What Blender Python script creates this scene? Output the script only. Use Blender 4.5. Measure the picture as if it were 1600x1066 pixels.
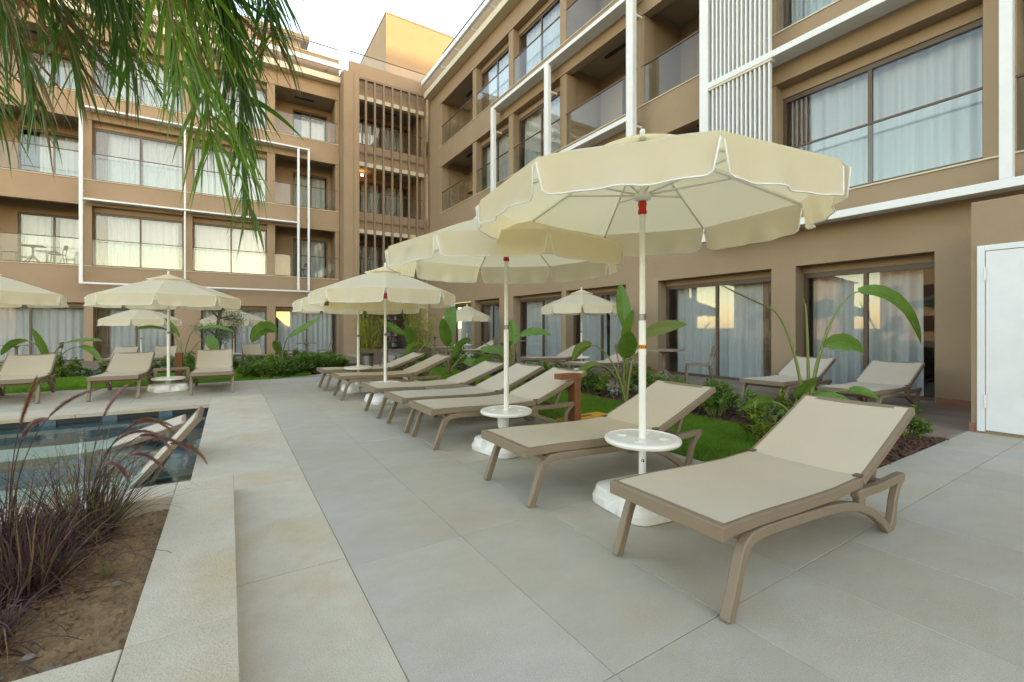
import bpy, math, random
import numpy as np
from mathutils import Vector, Matrix
rnd = random.Random(7)
R = math.radians
sc = bpy.context.scene
col = sc.collection
for o in list(bpy.data.objects): bpy.data.objects.remove(o)

# ------------------------------------------------------------------ camera
cd = bpy.data.cameras.new('camera'); cam = bpy.data.objects.new('camera', cd); col.objects.link(cam)
cd.sensor_width = 36; cd.lens = 36*700/1600; cd.shift_y = -22/1600
cam.location = (0, 0, 1.15); cam.rotation_euler = (R(90), 0, R(-32.3))
cd.clip_start = .05; cd.clip_end = 2000
sc.camera = cam
# ------------------------------------------------------------------ sky, sun, exposure
SUN_EL, SUN_AZ = 11.0, (0.5, -0.866)
w = bpy.data.worlds.new('World'); sc.world = w; w.use_nodes = True
nt = w.node_tree; bg = nt.nodes['Background']
sky = nt.nodes.new('ShaderNodeTexSky'); sky.sky_type = 'NISHITA'; sky.sun_disc = False
sky.sun_elevation = R(SUN_EL); sky.sun_rotation = math.atan2(SUN_AZ[0], SUN_AZ[1])
sky.air_density = 1.0; sky.dust_density = 0.5; sky.ozone_density = 1.5
nt.links.new(sky.outputs[0], bg.inputs[0]); bg.inputs[1].default_value = 0.15
sl = bpy.data.lights.new('sun', 'SUN'); sl.energy = 0.8; sl.angle = R(0.5); sl.color = (1, .72, .42)
so = bpy.data.objects.new('sun', sl); col.objects.link(so)
so.rotation_euler = Vector((SUN_AZ[0]*math.cos(R(SUN_EL)), SUN_AZ[1]*math.cos(R(SUN_EL)), math.sin(R(SUN_EL)))).to_track_quat('Z', 'Y').to_euler()
sc.view_settings.view_transform = 'Standard'; sc.view_settings.look = 'None'
sc.view_settings.gamma = 1; sc.view_settings.use_curve_mapping = False
sc.view_settings.exposure = 2.92
sc.view_settings.use_white_balance = True; sc.view_settings.white_balance_temperature = 10000; sc.view_settings.white_balance_tint = 18
sc.render.engine = 'CYCLES'
sc.cycles.use_denoising = True
sc.cycles.max_bounces = 8; sc.cycles.transparent_max_bounces = 24
sc.cycles.caustics_reflective = False; sc.cycles.caustics_refractive = False

# ------------------------------------------------------------------ materials
def lnk(nt, a, b): nt.links.new(a, b)
def mat(name, c, rough=.6, metal=0, c2=None, nscale=6, var=.0, bump=0, bscale=60, spec=.4, trans=0, detail=5, stretch=None, coords='Object', tcol=None):
    m = bpy.data.materials.new(name); m.use_nodes = True
    t = m.node_tree; b = t.nodes['Principled BSDF']
    b.inputs['Base Color'].default_value = (*c, 1); b.inputs['Roughness'].default_value = rough
    b.inputs['Metallic'].default_value = metal; b.inputs['Specular IOR Level'].default_value = spec
    src = None
    tc = t.nodes.new('ShaderNodeTexCoord'); vec = tc.outputs[coords]
    if stretch:
        mp = t.nodes.new('ShaderNodeMapping'); mp.inputs['Scale'].default_value = stretch; lnk(t, vec, mp.inputs[0]); vec = mp.outputs[0]
    if c2 is not None:
        n = t.nodes.new('ShaderNodeTexNoise'); n.inputs['Scale'].default_value = nscale; n.inputs['Detail'].default_value = detail
        n.inputs['Roughness'].default_value = .65
        lnk(t, vec, n.inputs['Vector'])
        r = t.nodes.new('ShaderNodeValToRGB'); r.color_ramp.elements[0].position = .32; r.color_ramp.elements[1].position = .68
        r.color_ramp.elements[0].color = (*c, 1); r.color_ramp.elements[1].color = (*c2, 1)
        lnk(t, n.outputs[0], r.inputs[0]); src = r.outputs[0]
    if var:
        oi = t.nodes.new('ShaderNodeObjectInfo'); hs = t.nodes.new('ShaderNodeHueSaturation')
        mr = t.nodes.new('ShaderNodeMapRange'); mr.inputs[3].default_value = 1-var; mr.inputs[4].default_value = 1+var
        lnk(t, oi.outputs['Random'], mr.inputs[0]); lnk(t, mr.outputs[0], hs.inputs['Value'])
        if src: lnk(t, src, hs.inputs['Color'])
        else: hs.inputs['Color'].default_value = (*c, 1)
        src = hs.outputs[0]
    if src: lnk(t, src, b.inputs['Base Color'])
    if bump:
        n2 = t.nodes.new('ShaderNodeTexNoise'); n2.inputs['Scale'].default_value = bscale; n2.inputs['Detail'].default_value = 6
        lnk(t, vec, n2.inputs['Vector'])
        bp = t.nodes.new('ShaderNodeBump'); bp.inputs['Strength'].default_value = bump; bp.inputs['Distance'].default_value = .02
        lnk(t, n2.outputs[0], bp.inputs['Height']); lnk(t, bp.outputs[0], b.inputs['Normal'])
    if trans:
        tr = t.nodes.new('ShaderNodeBsdfTranslucent'); mx = t.nodes.new('ShaderNodeMixShader'); mx.inputs[0].default_value = trans
        if tcol: tr.inputs[0].default_value = (*tcol, 1)
        elif src: lnk(t, src, tr.inputs[0])
        else: tr.inputs[0].default_value = (*c, 1)
        out = t.nodes['Material Output']
        lnk(t, b.outputs[0], mx.inputs[1]); lnk(t, tr.outputs[0], mx.inputs[2]); lnk(t, mx.outputs[0], out.inputs[0])
    return m
def glassmat(name, tint, ior=1.5, rough=.0, boost=1.0, bump=0, bscale=2):
    m = bpy.data.materials.new(name); m.use_nodes = True; t = m.node_tree
    for n in list(t.nodes):
        if n.type != 'OUTPUT_MATERIAL': t.nodes.remove(n)
    out = [n for n in t.nodes if n.type == 'OUTPUT_MATERIAL'][0]
    tr = t.nodes.new('ShaderNodeBsdfTransparent'); tr.inputs[0].default_value = (*tint, 1)
    gl = t.nodes.new('ShaderNodeBsdfGlossy'); gl.inputs['Roughness'].default_value = rough
    fr = t.nodes.new('ShaderNodeFresnel'); fr.inputs[0].default_value = ior
    ge = t.nodes.new('ShaderNodeNewGeometry'); mr = t.nodes.new('ShaderNodeMapRange')   # same reflectance at both faces of a pane
    mr.inputs[3].default_value = ior; mr.inputs[4].default_value = 1/ior; lnk(t, ge.outputs['Backfacing'], mr.inputs[0]); lnk(t, mr.outputs[0], fr.inputs[0])
    mu = t.nodes.new('ShaderNodeMath'); mu.operation = 'MULTIPLY'; mu.inputs[1].default_value = boost; mu.use_clamp = True
    mx = t.nodes.new('ShaderNodeMixShader')
    lnk(t, fr.outputs[0], mu.inputs[0]); lnk(t, mu.outputs[0], mx.inputs[0]); lnk(t, tr.outputs[0], mx.inputs[1]); lnk(t, gl.outputs[0], mx.inputs[2]); lnk(t, mx.outputs[0], out.inputs[0])
    if bump:
        tc = t.nodes.new('ShaderNodeTexCoord')
        n2 = t.nodes.new('ShaderNodeTexNoise'); n2.inputs['Scale'].default_value = bscale; n2.inputs['Detail'].default_value = 3
        lnk(t, tc.outputs['Object'], n2.inputs['Vector'])
        bp = t.nodes.new('ShaderNodeBump'); bp.inputs['Strength'].default_value = bump; bp.inputs['Distance'].default_value = .05
        lnk(t, n2.outputs[0], bp.inputs['Height']); lnk(t, bp.outputs[0], gl.inputs['Normal']); lnk(t, bp.outputs[0], fr.inputs['Normal'])
    return m
M = {}
M['wall'] = mat('taupe_stucco', (.34, .23, .145), .85, c2=(.375, .26, .165), nscale=.9, detail=9, bump=.2, bscale=120)
M['ceil'] = mat('ceiling_paint', (.34, .275, .21), .9, bump=.05)
M['cream'] = mat('cream_trim', (.72, .64, .48), .7, c2=(.66, .58, .43), nscale=2)
M['white'] = mat('white_metal', (.80, .81, .80), .45, c2=(.74, .75, .74), nscale=3)
M['whitep'] = mat('white_plastic', (.80, .80, .76), .35, c2=(.74, .74, .70), nscale=5, bump=.03, bscale=30)
M['brown'] = mat('brown_aluminium', (.115, .072, .045), .45, c2=(.13, .085, .055), nscale=4)
M['slat'] = mat('brown_slat', (.27, .175, .115), .55, c2=(.24, .155, .10), nscale=4)
M['dark'] = mat('dark_metal', (.02, .02, .02), .5)
M['interior'] = mat('interior_wall', (.30, .25, .20), .9)
M['curtain'] = mat('sheer_curtain', (.76, .78, .77), .85, trans=.35, c2=(.68, .71, .71), nscale=3, stretch=(14, 14, .4))
M['drape'] = mat('brown_drape', (.22, .13, .08), .9, trans=.15)
M['glass'] = glassmat('window_glass', (.955, .975, .97), 1.5, boost=1.35)
M['rail'] = glassmat('rail_glass', (.96, .985, .98), 1.45, boost=.75)
M['fabric'] = mat('cream_canvas', (.93, .85, .66), .9, trans=.54, tcol=(.99, .84, .53), c2=(.91, .83, .66), nscale=3, bump=.06, bscale=8)
M['piping'] = mat('white_piping', (.84, .83, .80), .8)
M['lframe'] = mat('taupe_resin', (.255, .19, .13), .5, c2=(.235, .172, .115), nscale=5, bump=.04, bscale=50)
M['sling'] = mat('beige_sling', (.57, .485, .37), .75, c2=(.54, .465, .365), nscale=3, bump=.15, bscale=400)
M['red'] = mat('red_plastic', (.62, .015, .012), .4)
M['rust'] = mat('corten_paint', (.27, .10, .045), .6, c2=(.22, .08, .035), nscale=8, bump=.05)
M['yellow'] = mat('yellow_board', (.75, .38, .02), .6, c2=(.68, .32, .02), nscale=6)
M['orange'] = mat('orange_sticker', (.70, .25, .02), .5)
M['patch'] = mat('brown_leather_patch', (.14, .075, .035), .7)
M['ink'] = mat('black_ink', (.015, .015, .015), .6)
M['deck'] = mat('grey_porcelain', (.47, .445, .385), .6, c2=(.53, .50, .435), nscale=2.6, detail=12, var=.05, bump=.3, bscale=160, stretch=(1, 2.2, 1), spec=.35)
M['grout'] = mat('grout', (.25, .235, .195), .95)
M['coping'] = mat('travertine', (.60, .535, .42), .75, c2=(.52, .455, .35), nscale=5, var=.03, bump=.3, bscale=120)
M['terrace'] = mat('brown_terrace_tile', (.20, .145, .11), .6, c2=(.24, .175, .13), nscale=9, var=.12, bump=.08, bscale=50, stretch=(4, 1, 1))
M['terra'] = mat('terracotta_skirting', (.33, .15, .09), .7, c2=(.28, .13, .08), nscale=12)
M['ground'] = mat('earth', (.22, .19, .14), .95, c2=(.17, .15, .11), nscale=.6)
M['soil'] = mat('brown_soil', (.35, .215, .115), .95, c2=(.21, .13, .07), nscale=14, bump=1.0, bscale=45)
M['mulchbase'] = mat('mulch_bed', (.075, .04, .028), .95, c2=(.05, .028, .02), nscale=30, bump=.8, bscale=60)
M['chip'] = mat('bark_chip', (.15, .07, .045), .9, c2=(.08, .04, .03), nscale=20)
M['stone'] = mat('pebble', (.24, .215, .18), .8, c2=(.17, .155, .13), nscale=9, var=.2)
M['lawnbase'] = mat('lawn_thatch', (.05, .085, .02), .95, c2=(.075, .10, .03), nscale=5)
M['grass'] = mat('grass_blade', (.11, .265, .022), .6, c2=(.165, .36, .04), nscale=1.4, trans=.35, spec=.25)
M['leaf'] = mat('shrub_leaf', (.085, .20, .034), .42, c2=(.18, .32, .06), nscale=6, trans=.4, var=.25)
M['leafy'] = mat('yellow_green_leaf', (.28, .36, .04), .45, c2=(.10, .2, .03), nscale=6, trans=.3, var=.25)
M['leafg'] = mat('grey_green_leaf', (.12, .20, .10), .55, c2=(.42, .46, .36), nscale=18, trans=.2, var=.25)
M['strel'] = mat('paddle_leaf', (.085, .205, .03), .4, c2=(.16, .30, .05), nscale=4, trans=.35, stretch=(1, 1, 1))
M['streldry'] = mat('yellowing_paddle_leaf', (.20, .22, .05), .5, c2=(.13, .22, .04), nscale=9, trans=.35)
M['stalk'] = mat('green_stalk', (.14, .21, .05), .45, c2=(.20, .22, .06), nscale=6)
M['drystalk'] = mat('dry_sheath', (.26, .13, .05), .8, c2=(.18, .09, .04), nscale=20)
M['bark'] = mat('bark', (.14, .10, .07), .95, c2=(.09, .065, .045), nscale=18, bump=.8, bscale=30)
M['olive'] = mat('olive_leaf', (.12, .17, .08), .55, c2=(.20, .25, .14), nscale=9, trans=.2)
M['tape'] = mat('teal_wrap', (.06, .22, .26), .6, c2=(.12, .32, .34), nscale=30)
M['bamboo'] = mat('bamboo_leaf', (.36, .38, .035), .5, c2=(.22, .29, .035), nscale=5, trans=.35)
M['cane'] = mat('bamboo_cane', (.34, .28, .08), .45)
M['planter'] = mat('taupe_planter', (.17, .12, .085), .6, c2=(.15, .105, .075), nscale=6)
M['binmetal'] = mat('bin_metal', (.22, .24, .22), .3, metal=.8)
M['palm'] = mat('palm_leaf', (.03, .115, .016), .45, c2=(.085, .225, .025), nscale=3, trans=.35)
M['palmlit'] = mat('lit_palm_leaf', (.085, .22, .016), .45, c2=(.18, .35, .03), nscale=3, trans=.4)  # brighter copy of the palm leaf; the light on this bunch is in the colour
M['palmdry'] = mat('dry_palm', (.28, .15, .06), .8, c2=(.20, .10, .05), nscale=6, trans=.2)
M['rachis'] = mat('palm_rachis', (.15, .20, .04), .5)
M['fg'] = mat('purple_grass', (.085, .03, .043), .6, c2=(.115, .066, .055), nscale=7, trans=.2)
M['fggreen'] = mat('fountain_grass_green', (.15, .19, .03), .6, c2=(.19, .12, .05), nscale=6, trans=.25)
M['fgdry'] = mat('fountain_grass_straw', (.30, .20, .10), .8, c2=(.18, .10, .06), nscale=8, trans=.2)
M['plume'] = mat('plume', (.34, .175, .18), .9, c2=(.50, .33, .29), nscale=10, trans=.3)
M['plumetan'] = mat('tan_plume', (.46, .24, .12), .9, c2=(.36, .18, .10), nscale=10, trans=.3)
M['pooltile'] = mat('pool_tile', (.055, .10, .12), .35, c2=(.08, .14, .16), nscale=3, var=.15)
M['poolfloor'] = mat('pool_floor_tile', (.06, .135, .15), .4, c2=(.045, .105, .12), nscale=2, var=.12)
M['water'] = glassmat('water', (.66, .90, .93), 1.33, boost=.9, bump=.10, bscale=3)
M['house'] = mat('house_render', (.66, .52, .36), .85, c2=(.60, .46, .32), nscale=1)
M['rooftile'] = mat('roof_tile', (.36, .15, .08), .8, c2=(.30, .12, .07), nscale=4)
M['block'] = mat('block_render', (.42, .36, .29), .85)
M['hedge'] = mat('far_foliage', (.05, .09, .03), .8, c2=(.09, .13, .045), nscale=2)
M['pack1'] = mat('red_pack', (.5, .03, .02), .5); M['pack2'] = mat('teal_pack', (.05, .25, .28), .5); M['pack3'] = mat('white_pack', (.6, .6, .55), .5)
lampm = bpy.data.materials.new('warm_lamp_glow'); lampm.use_nodes = True
lampm.node_tree.nodes['Principled BSDF'].inputs['Emission Color'].default_value = (1, .6, .25, 1)
lampm.node_tree.nodes['Principled BSDF'].inputs['Emission Strength'].default_value = 6
M['lamp'] = lampm

# travertine specks
t = M['coping'].node_tree; b = t.nodes['Principled BSDF']; old = b.inputs['Base Color'].links[0].from_socket
vo = t.nodes.new('ShaderNodeTexNoise'); vo.inputs['Scale'].default_value = 220; vo.inputs['Detail'].default_value = 2
tc = t.nodes.new('ShaderNodeTexCoord'); lnk(t, tc.outputs['Object'], vo.inputs['Vector'])
rr = t.nodes.new('ShaderNodeValToRGB'); rr.color_ramp.elements[0].position = .26; rr.color_ramp.elements[1].position = .40
rr.color_ramp.elements[0].color = (.45, .36, .26, 1); rr.color_ramp.elements[1].color = (1, 1, 1, 1)
mx = t.nodes.new('ShaderNodeMixRGB'); mx.blend_type = 'MULTIPLY'; mx.inputs[0].default_value = .8
lnk(t, vo.outputs[0], rr.inputs[0]); lnk(t, old, mx.inputs[1]); lnk(t, rr.outputs[0], mx.inputs[2])
# soft rusty stains with a shape of their own
sn = t.nodes.new('ShaderNodeTexNoise'); sn.inputs['Scale'].default_value = 1.6; sn.inputs['Detail'].default_value = 7; lnk(t, tc.outputs['Object'], sn.inputs['Vector'])
r2 = t.nodes.new('ShaderNodeValToRGB'); r2.color_ramp.elements[0].position = .52; r2.color_ramp.elements[1].position = .72
r2.color_ramp.elements[0].color = (1, 1, 1, 1); r2.color_ramp.elements[1].color = (.98, .82, .62, 1)
mx2 = t.nodes.new('ShaderNodeMixRGB'); mx2.blend_type = 'MULTIPLY'; mx2.inputs[0].default_value = .9
lnk(t, sn.outputs[0], r2.inputs[0]); lnk(t, mx.outputs[0], mx2.inputs[1]); lnk(t, r2.outputs[0], mx2.inputs[2]); lnk(t, mx2.outputs[0], b.inputs['Base Color'])
# the same stains, fainter, on the deck tiles
t = M['deck'].node_tree; b = t.nodes['Principled BSDF']; old = b.inputs['Base Color'].links[0].from_socket
ge = t.nodes.new('ShaderNodeNewGeometry')
sn = t.nodes.new('ShaderNodeTexNoise'); sn.inputs['Scale'].default_value = 1.3; sn.inputs['Detail'].default_value = 8; sn.inputs['Roughness'].default_value = .7
lnk(t, ge.outputs['Position'], sn.inputs['Vector'])
r2 = t.nodes.new('ShaderNodeValToRGB'); r2.color_ramp.elements[0].position = .42; r2.color_ramp.elements[1].position = .70
r2.color_ramp.elements[0].color = (1, 1, 1, 1); r2.color_ramp.elements[1].color = (.92, .80, .62, 1)
mx2 = t.nodes.new('ShaderNodeMixRGB'); mx2.blend_type = 'MULTIPLY'; mx2.inputs[0].default_value = .6
lnk(t, sn.outputs[0], r2.inputs[0]); lnk(t, old, mx2.inputs[1]); lnk(t, r2.outputs[0], mx2.inputs[2]); lnk(t, mx2.outputs[0], b.inputs['Base Color'])

gn = t.nodes.new('ShaderNodeTexNoise'); gn.inputs['Scale'].default_value = 260; gn.inputs['Detail'].default_value = 3; lnk(t, ge.outputs['Position'], gn.inputs['Vector'])
r3 = t.nodes.new('ShaderNodeValToRGB'); r3.color_ramp.elements[0].position = .30; r3.color_ramp.elements[1].position = .62
r3.color_ramp.elements[0].color = (.72, .70, .66, 1); r3.color_ramp.elements[1].color = (1.04, 1.03, 1.0, 1)
mx3 = t.nodes.new('ShaderNodeMixRGB'); mx3.blend_type = 'MULTIPLY'; mx3.inputs[0].default_value = .75
lnk(t, gn.outputs[0], r3.inputs[0]); lnk(t, mx2.outputs[0], mx3.inputs[1]); lnk(t, r3.outputs[0], mx3.inputs[2]); lnk(t, mx3.outputs[0], b.inputs['Base Color'])

# ------------------------------------------------------------------ mesh helpers
class MB:
    def __init__(s): s.v = []; s.f = []
    def add(s, vs, fs):
        n = len(s.v); s.v += [tuple(p) for p in vs]; s.f += [tuple(i+n for i in f) for f in fs]; return s
    def box(s, x0, x1, y0, y1, z0, z1, tr=None):
        vs = [(x, y, z) for z in (z0, z1) for y in (y0, y1) for x in (x0, x1)]
        if tr: vs = [tr(*p) for p in vs]
        return s.add(vs, [(0, 2, 3, 1), (4, 5, 7, 6), (0, 1, 5, 4), (2, 6, 7, 3), (0, 4, 6, 2), (1, 3, 7, 5)])
    def tube(s, pts, rad, n=8, caps=True):
        pts = [Vector(p) for p in pts]
        if not isinstance(rad, (list, tuple)): rad = [rad]*len(pts)
        rings = []; up = None
        for i, p in enumerate(pts):
            d = (pts[min(i+1, len(pts)-1)]-pts[max(i-1, 0)]).normalized()
            if up is None: up = d.orthogonal().normalized()
            else: up = (up-d*up.dot(d)); up = up.normalized() if up.length > 1e-6 else d.orthogonal().normalized()
            sd = d.cross(up)
            rings.append([p+(up*math.cos(2*math.pi*k/n)+sd*math.sin(2*math.pi*k/n))*rad[i] for k in range(n)])
        vs = [v for r in rings for v in r]; fs = []
        for i in range(len(pts)-1):
            for k in range(n): fs.append((i*n+k, i*n+(k+1) % n, (i+1)*n+(k+1) % n, (i+1)*n+k))
        if caps: fs += [tuple(range(n-1, -1, -1)), tuple((len(pts)-1)*n+k for k in range(n))]
        return s.add(vs, fs)
    def lathe(s, prof, n=20, c=(0, 0, 0)):
        vs = []; fs = []
        for (r, z) in prof:
            for k in range(n): vs.append((c[0]+r*math.cos(2*math.pi*k/n), c[1]+r*math.sin(2*math.pi*k/n), c[2]+z))
        for i in range(len(prof)-1):
            for k in range(n): fs.append((i*n+k, i*n+(k+1) % n, (i+1)*n+(k+1) % n, (i+1)*n+k))
        fs += [tuple(range(n-1, -1, -1)), tuple((len(prof)-1)*n+k for k in range(n))]
        return s.add(vs, fs)
    def bar(s, pts, wy, th, y):
        """rectangular section swept along a polyline in the xz plane at offset y (wy wide, th thick)"""
        n = len(pts); P = [Vector((p[0], 0, p[1])) for p in pts]
        if not isinstance(th, (list, tuple)): th = [th]*n
        vs = []
        for i in range(n):
            d = (P[min(i+1, n-1)]-P[max(i-1, 0)]).normalized(); nn = Vector((-d.z, 0, d.x))
            for a, bb in ((-1, -1), (1, -1), (1, 1), (-1, 1)):
                q = P[i]+nn*(bb*th[i]/2); vs.append((q.x, y+a*wy/2, q.z))
        fs = []
        for i in range(n-1):
            for k in range(4): fs.append((i*4+k, i*4+(k+1) % 4, (i+1)*4+(k+1) % 4, (i+1)*4+k))
        fs += [(3, 2, 1, 0), tuple((n-1)*4+k for k in range(4))]
        return s.add(vs, fs)
    def ribbon(s, pts, wid, side):
        """thin strip along pts; side = width direction (Vector) ; wid list"""
        vs = []; fs = []
        for p, wd in zip(pts, wid):
            vs += [p-side*wd/2, p+side*wd/2]
        for i in range(len(pts)-1): fs.append((2*i, 2*i+1, 2*i+3, 2*i+2))
        return s.add(vs, fs)
    def mesh(s, name, smooth=False, bevel=0):
        me = bpy.data.meshes.new(name); me.from_pydata(s.v, [], s.f)
        import bmesh
        bm = bmesh.new(); bm.from_mesh(me)
        if len(bm.faces) < 20000: bmesh.ops.recalc_face_normals(bm, faces=bm.faces)
        if bevel: bmesh.ops.bevel(bm, geom=bm.edges[:], offset=bevel, segments=2 if bevel > .006 else 1, affect='EDGES', clamp_overlap=True)
        bm.to_mesh(me); bm.free()
        if smooth: me.shade_smooth()
        return me
def tag(o, label=None, cat=None, group=None, kind=None):
    if label: o['label'] = label
    if cat: o['category'] = cat
    if group: o['group'] = group
    if kind: o['kind'] = kind
    return o
def obj(name, me, m, parent=None, loc=None):
    o = bpy.data.objects.new(name, me); col.objects.link(o)
    if m is not None and not me.materials: me.materials.append(M[m] if isinstance(m, str) else m)
    if parent: o.parent = parent
    if loc is not None: o.location = loc
    return o
def part(name, mb, m, parent=None, smooth=False, bevel=0, loc=None):
    return obj(name, mb.mesh(name, smooth, bevel), m, parent, loc)
def empty(name, loc=(0, 0, 0), rz=0):
    o = bpy.data.objects.new(name, None); col.objects.link(o); o.location = loc; o.rotation_euler.z = rz
    o.empty_display_size = .1
    return o
def copy_tree(o, parent=None):
    c = o.copy(); col.objects.link(c); c.parent = parent
    for ch in o.children: copy_tree(ch, c)
    return c
def autosmooth(o, ang=40):
    me = o.data; me.shade_smooth()
    try: me.set_sharp_from_angle(angle=R(ang))
    except Exception: pass
def structure(name, mb, m, **k):
    return tag(part(name, mb, m, **k), kind='structure')

# ------------------------------------------------------------------ ground, deck, coping, terraces
TZ = -.15                                   # level of the terrace before the far wing
def gz(y): return 0 if y < 11 else max(TZ, -.15*(y-11)/5)
POOLX = -.24; PY0, PY1 = 3.66, 8.06
# the big ground sheet is built with a hole for the pool basin
g = MB(); B = 400
for (x0, x1, y0, y1) in ((-B, B, -B, PY0), (-B, B, PY1, B), (-B, -9, PY0, PY1), (POOLX, B, PY0, PY1)):
    g.add([(x0, y0, -.30), (x1, y0, -.30), (x1, y1, -.30), (x0, y1, -.30)], [(0, 1, 2, 3)])
structure('ground', g, 'ground')
CX = [.495+.5865*i for i in range(-16, 12)]; RY = [1.07-1.165*3+1.165*j for j in range(14)]
deck = empty('deck_paving'); tag(deck, kind='structure')
g = MB()
g.box(.46, 3.43, -3, 11.5, -.2, -.0035); g.box(3.43, 6.92, -3, 1.49, -.2, -.0035); g.box(3.43, 3.95, 1.49, 2.235, -.2, -.0035)
g.box(-9.2, .46, 8.75, 11.25, -.2, -.0035)
part('grout_bed', g, 'grout', deck)
tile_cache = {}
def tile(parent, name, m, x0, x1, y0, y1, ztop=0, th=.03, gap=.0014):
    sx, sy = round(x1-x0-2*gap, 3), round(y1-y0-2*gap, 3)
    if sx < .04 or sy < .04: return
    key = (name, sx, sy)
    if key not in tile_cache:
        mb = MB(); mb.box(-sx/2, sx/2, -sy/2, sy/2, -th, 0); tile_cache[key] = mb.mesh(name, bevel=.0014); tile_cache[key].materials.append(M[m])
    o = obj(name, tile_cache[key], None, parent, ((x0+x1)/2, (y0+y1)/2, ztop+rnd.uniform(-.0008, .0008)))
    return o
def in_rects(x0, x1, y0, y1, rects):
    for (a, bb, c, d) in rects:
        X0, X1, Y0, Y1 = max(x0, a), min(x1, bb), max(y0, c), min(y1, d)
        if X1-X0 > .03 and Y1-Y0 > .03: yield X0, X1, Y0, Y1
rects = [(.495, 3.4275, -2.4, 11.15), (3.4275, 6.92, -2.4, 1.49), (3.4275, 3.95, 1.49, 2.235), (-9, .495, 8.75, 11.15)]
for i in range(len(CX)-1):
    for j in range(len(RY)-1):
        for q in in_rects(CX[i], CX[i+1], RY[j], RY[j+1], rects): tile(deck, 'paving_slab', 'deck', *q)
cop = empty('pool_coping'); tag(cop, kind='structure')
part('bedding', MB().box(.02, .493, -3, 8.75, -.2, -.02).box(-.22, .02, 3.75, 8.75, -.2, -.02).box(-9, -.22, 8.08, 8.75, -.2, -.02), 'grout', cop)
ys = [-2.3, .11, 2.33, 3.72, 4.55, 6.77]
for y0, y1 in zip(ys, ys[1:]+[8.06]): tile(cop, 'coping_slab', 'coping', -.243 if y0 > 3.7 else .01, .494, max(y0, -2.4), y1, .001, .05, .0018)
tile(cop, 'coping_slab', 'coping', -.243, .494, 8.06, 8.75, .001, .05, .0018)
for k in range(6): tile(cop, 'coping_slab', 'coping', -.243-1.46*(k+1), -.243-1.46*k, 8.05, 8.75, .001, .05, .0018)
# raised kerb round the planting bed
kerb = empty('planter_kerb', (-.13, 2.6, 0)); tag(kerb, 'raised beige stone kerb round the soil bed with purple grasses', 'kerb')
def kerbslab(x0, x1, y0, y1):
    part('kerb_stone', MB().box(x0+.13, x1+.13, y0-2.6, y1-2.6, -.2, .12), 'coping', kerb, bevel=.003)
kerbslab(-.285, .028, 1.885, 3.70); kerbslab(-3.6, -.288, 3.42, 3.70); kerbslab(-.285, .028, .3, 1.882); kerbslab(-3.6, -.288, 1.55, 1.88)
# soil
n = 210; g = MB(); x0, x1, y0, y1 = -2.3, -.27, 1.86, 3.44
from mathutils import noise as mn
for j in range(n):
    for i in range(n):
        x = x0+(x1-x0)*i/(n-1); y = y0+(y1-y0)*j/(n-1)
        z = .035+.03*mn.noise((x*2.2, y*2.2, 0))+.022*mn.noise((x*9, y*9, 3))+.018*abs(mn.noise((x*24, y*24, 5)))+.012*mn.noise((x*47, y*47, 8))
        g.v.append((x, y, z))
for j in range(n-1):
    for i in range(n-1): a = j*n+i; g.f.append((a, a+1, a+n+1, a+n))
structure('soil', g, 'soil')

# pool
pool = empty('pool_basin'); tag(pool, kind='structure')
part('basin_wall', MB().box(POOLX, POOLX+.08, PY0, PY1, -1.2, -.052).box(-9, POOLX, PY1, PY1+.08, -1.2, -.052).box(-9, POOLX+.08, PY0-.08, PY0, -1.2, .05), 'pooltile', pool)
g = MB().box(-9, POOLX, PY0, PY1, -1.25, -1.2); part('basin_floor', g, 'poolfloor', pool)
for i in range(9):      # shallow shelf tiles
    for j in range(5):
        xa = POOLX-.5*(i+1); ya = PY0+.88*j
        if xa > -4.9: tile(pool, 'shelf_tile', 'poolfloor', xa, xa+.5, ya, ya+.88, -.54, .05, .004)
part('shelf', MB().box(-4.8, POOLX, PY0, PY1, -1.2, -.592), 'pooltile', pool)
# overflow slots and band tiles under the far coping
for k in range(12):
    xa = POOLX-.60*(k+1)
    part('gutter_slot', MB().box(xa+.16, xa+.598, PY1-.03, PY1-.003, -.112, -.054), 'dark', pool)
    part('band_tile', MB().box(xa+.004, xa+.158, PY1-.04, PY1-.002, -.14, -.054), 'pooltile', pool)
    for q in range(2): part('wall_tile', MB().box(xa+.004+.3*q, xa+.296+.3*q, PY1-.012, PY1-.001, -.34, -.145), 'poolfloor', pool)
structure('water', MB().add([(-9, PY0, -.115), (POOLX, PY0, -.115), (POOLX, PY1, -.115), (-9, PY1, -.115)], [(0, 1, 2, 3)]), 'water')

# path to the entrance (gently falling) and terraces
g = MB()
pl = [(-.2, 11.15), (.84, 11.15), (1.9, 12.05), (3.35, 14.8), (4.2, 16.6), (4.6, 18), (4.6, 25)]
pr = [(3.43, 11.15), (3.43, 11.15), (3.43, 12.05), (4.6, 14.8), (5.6, 16.6), (6.3, 18), (9.2, 25)]
vs = []
for a, bb in zip(pl, pr): vs += [(a[0], a[1], gz(a[1])-.004), (bb[0], bb[1], gz(bb[1])-.004)]
g.add(vs, [(2*i, 2*i+1, 2*i+3, 2*i+2) for i in range(len(pl)-1)])
structure('path', g, 'deck')
terr = empty('terrace_floor'); tag(terr, kind='structure')
part('grout_bed', MB().box(6.3, 9.5, 1.2, 23.3, -.2, -.0035), 'grout', terr)
for i in range(10):
    for j in range(7): tile(terr, 'terrace_tile', 'terrace', 6.3+.295*i, 6.3+.295*(i+1), 1.52+1.17*j, 1.52+1.17*(j+1), 0, .02, .003)
part('far_tiles', MB().box(6.3, 9.25, 1.52+1.17*7+.003, 22.3, -.012, 0), 'terrace', terr)
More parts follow.
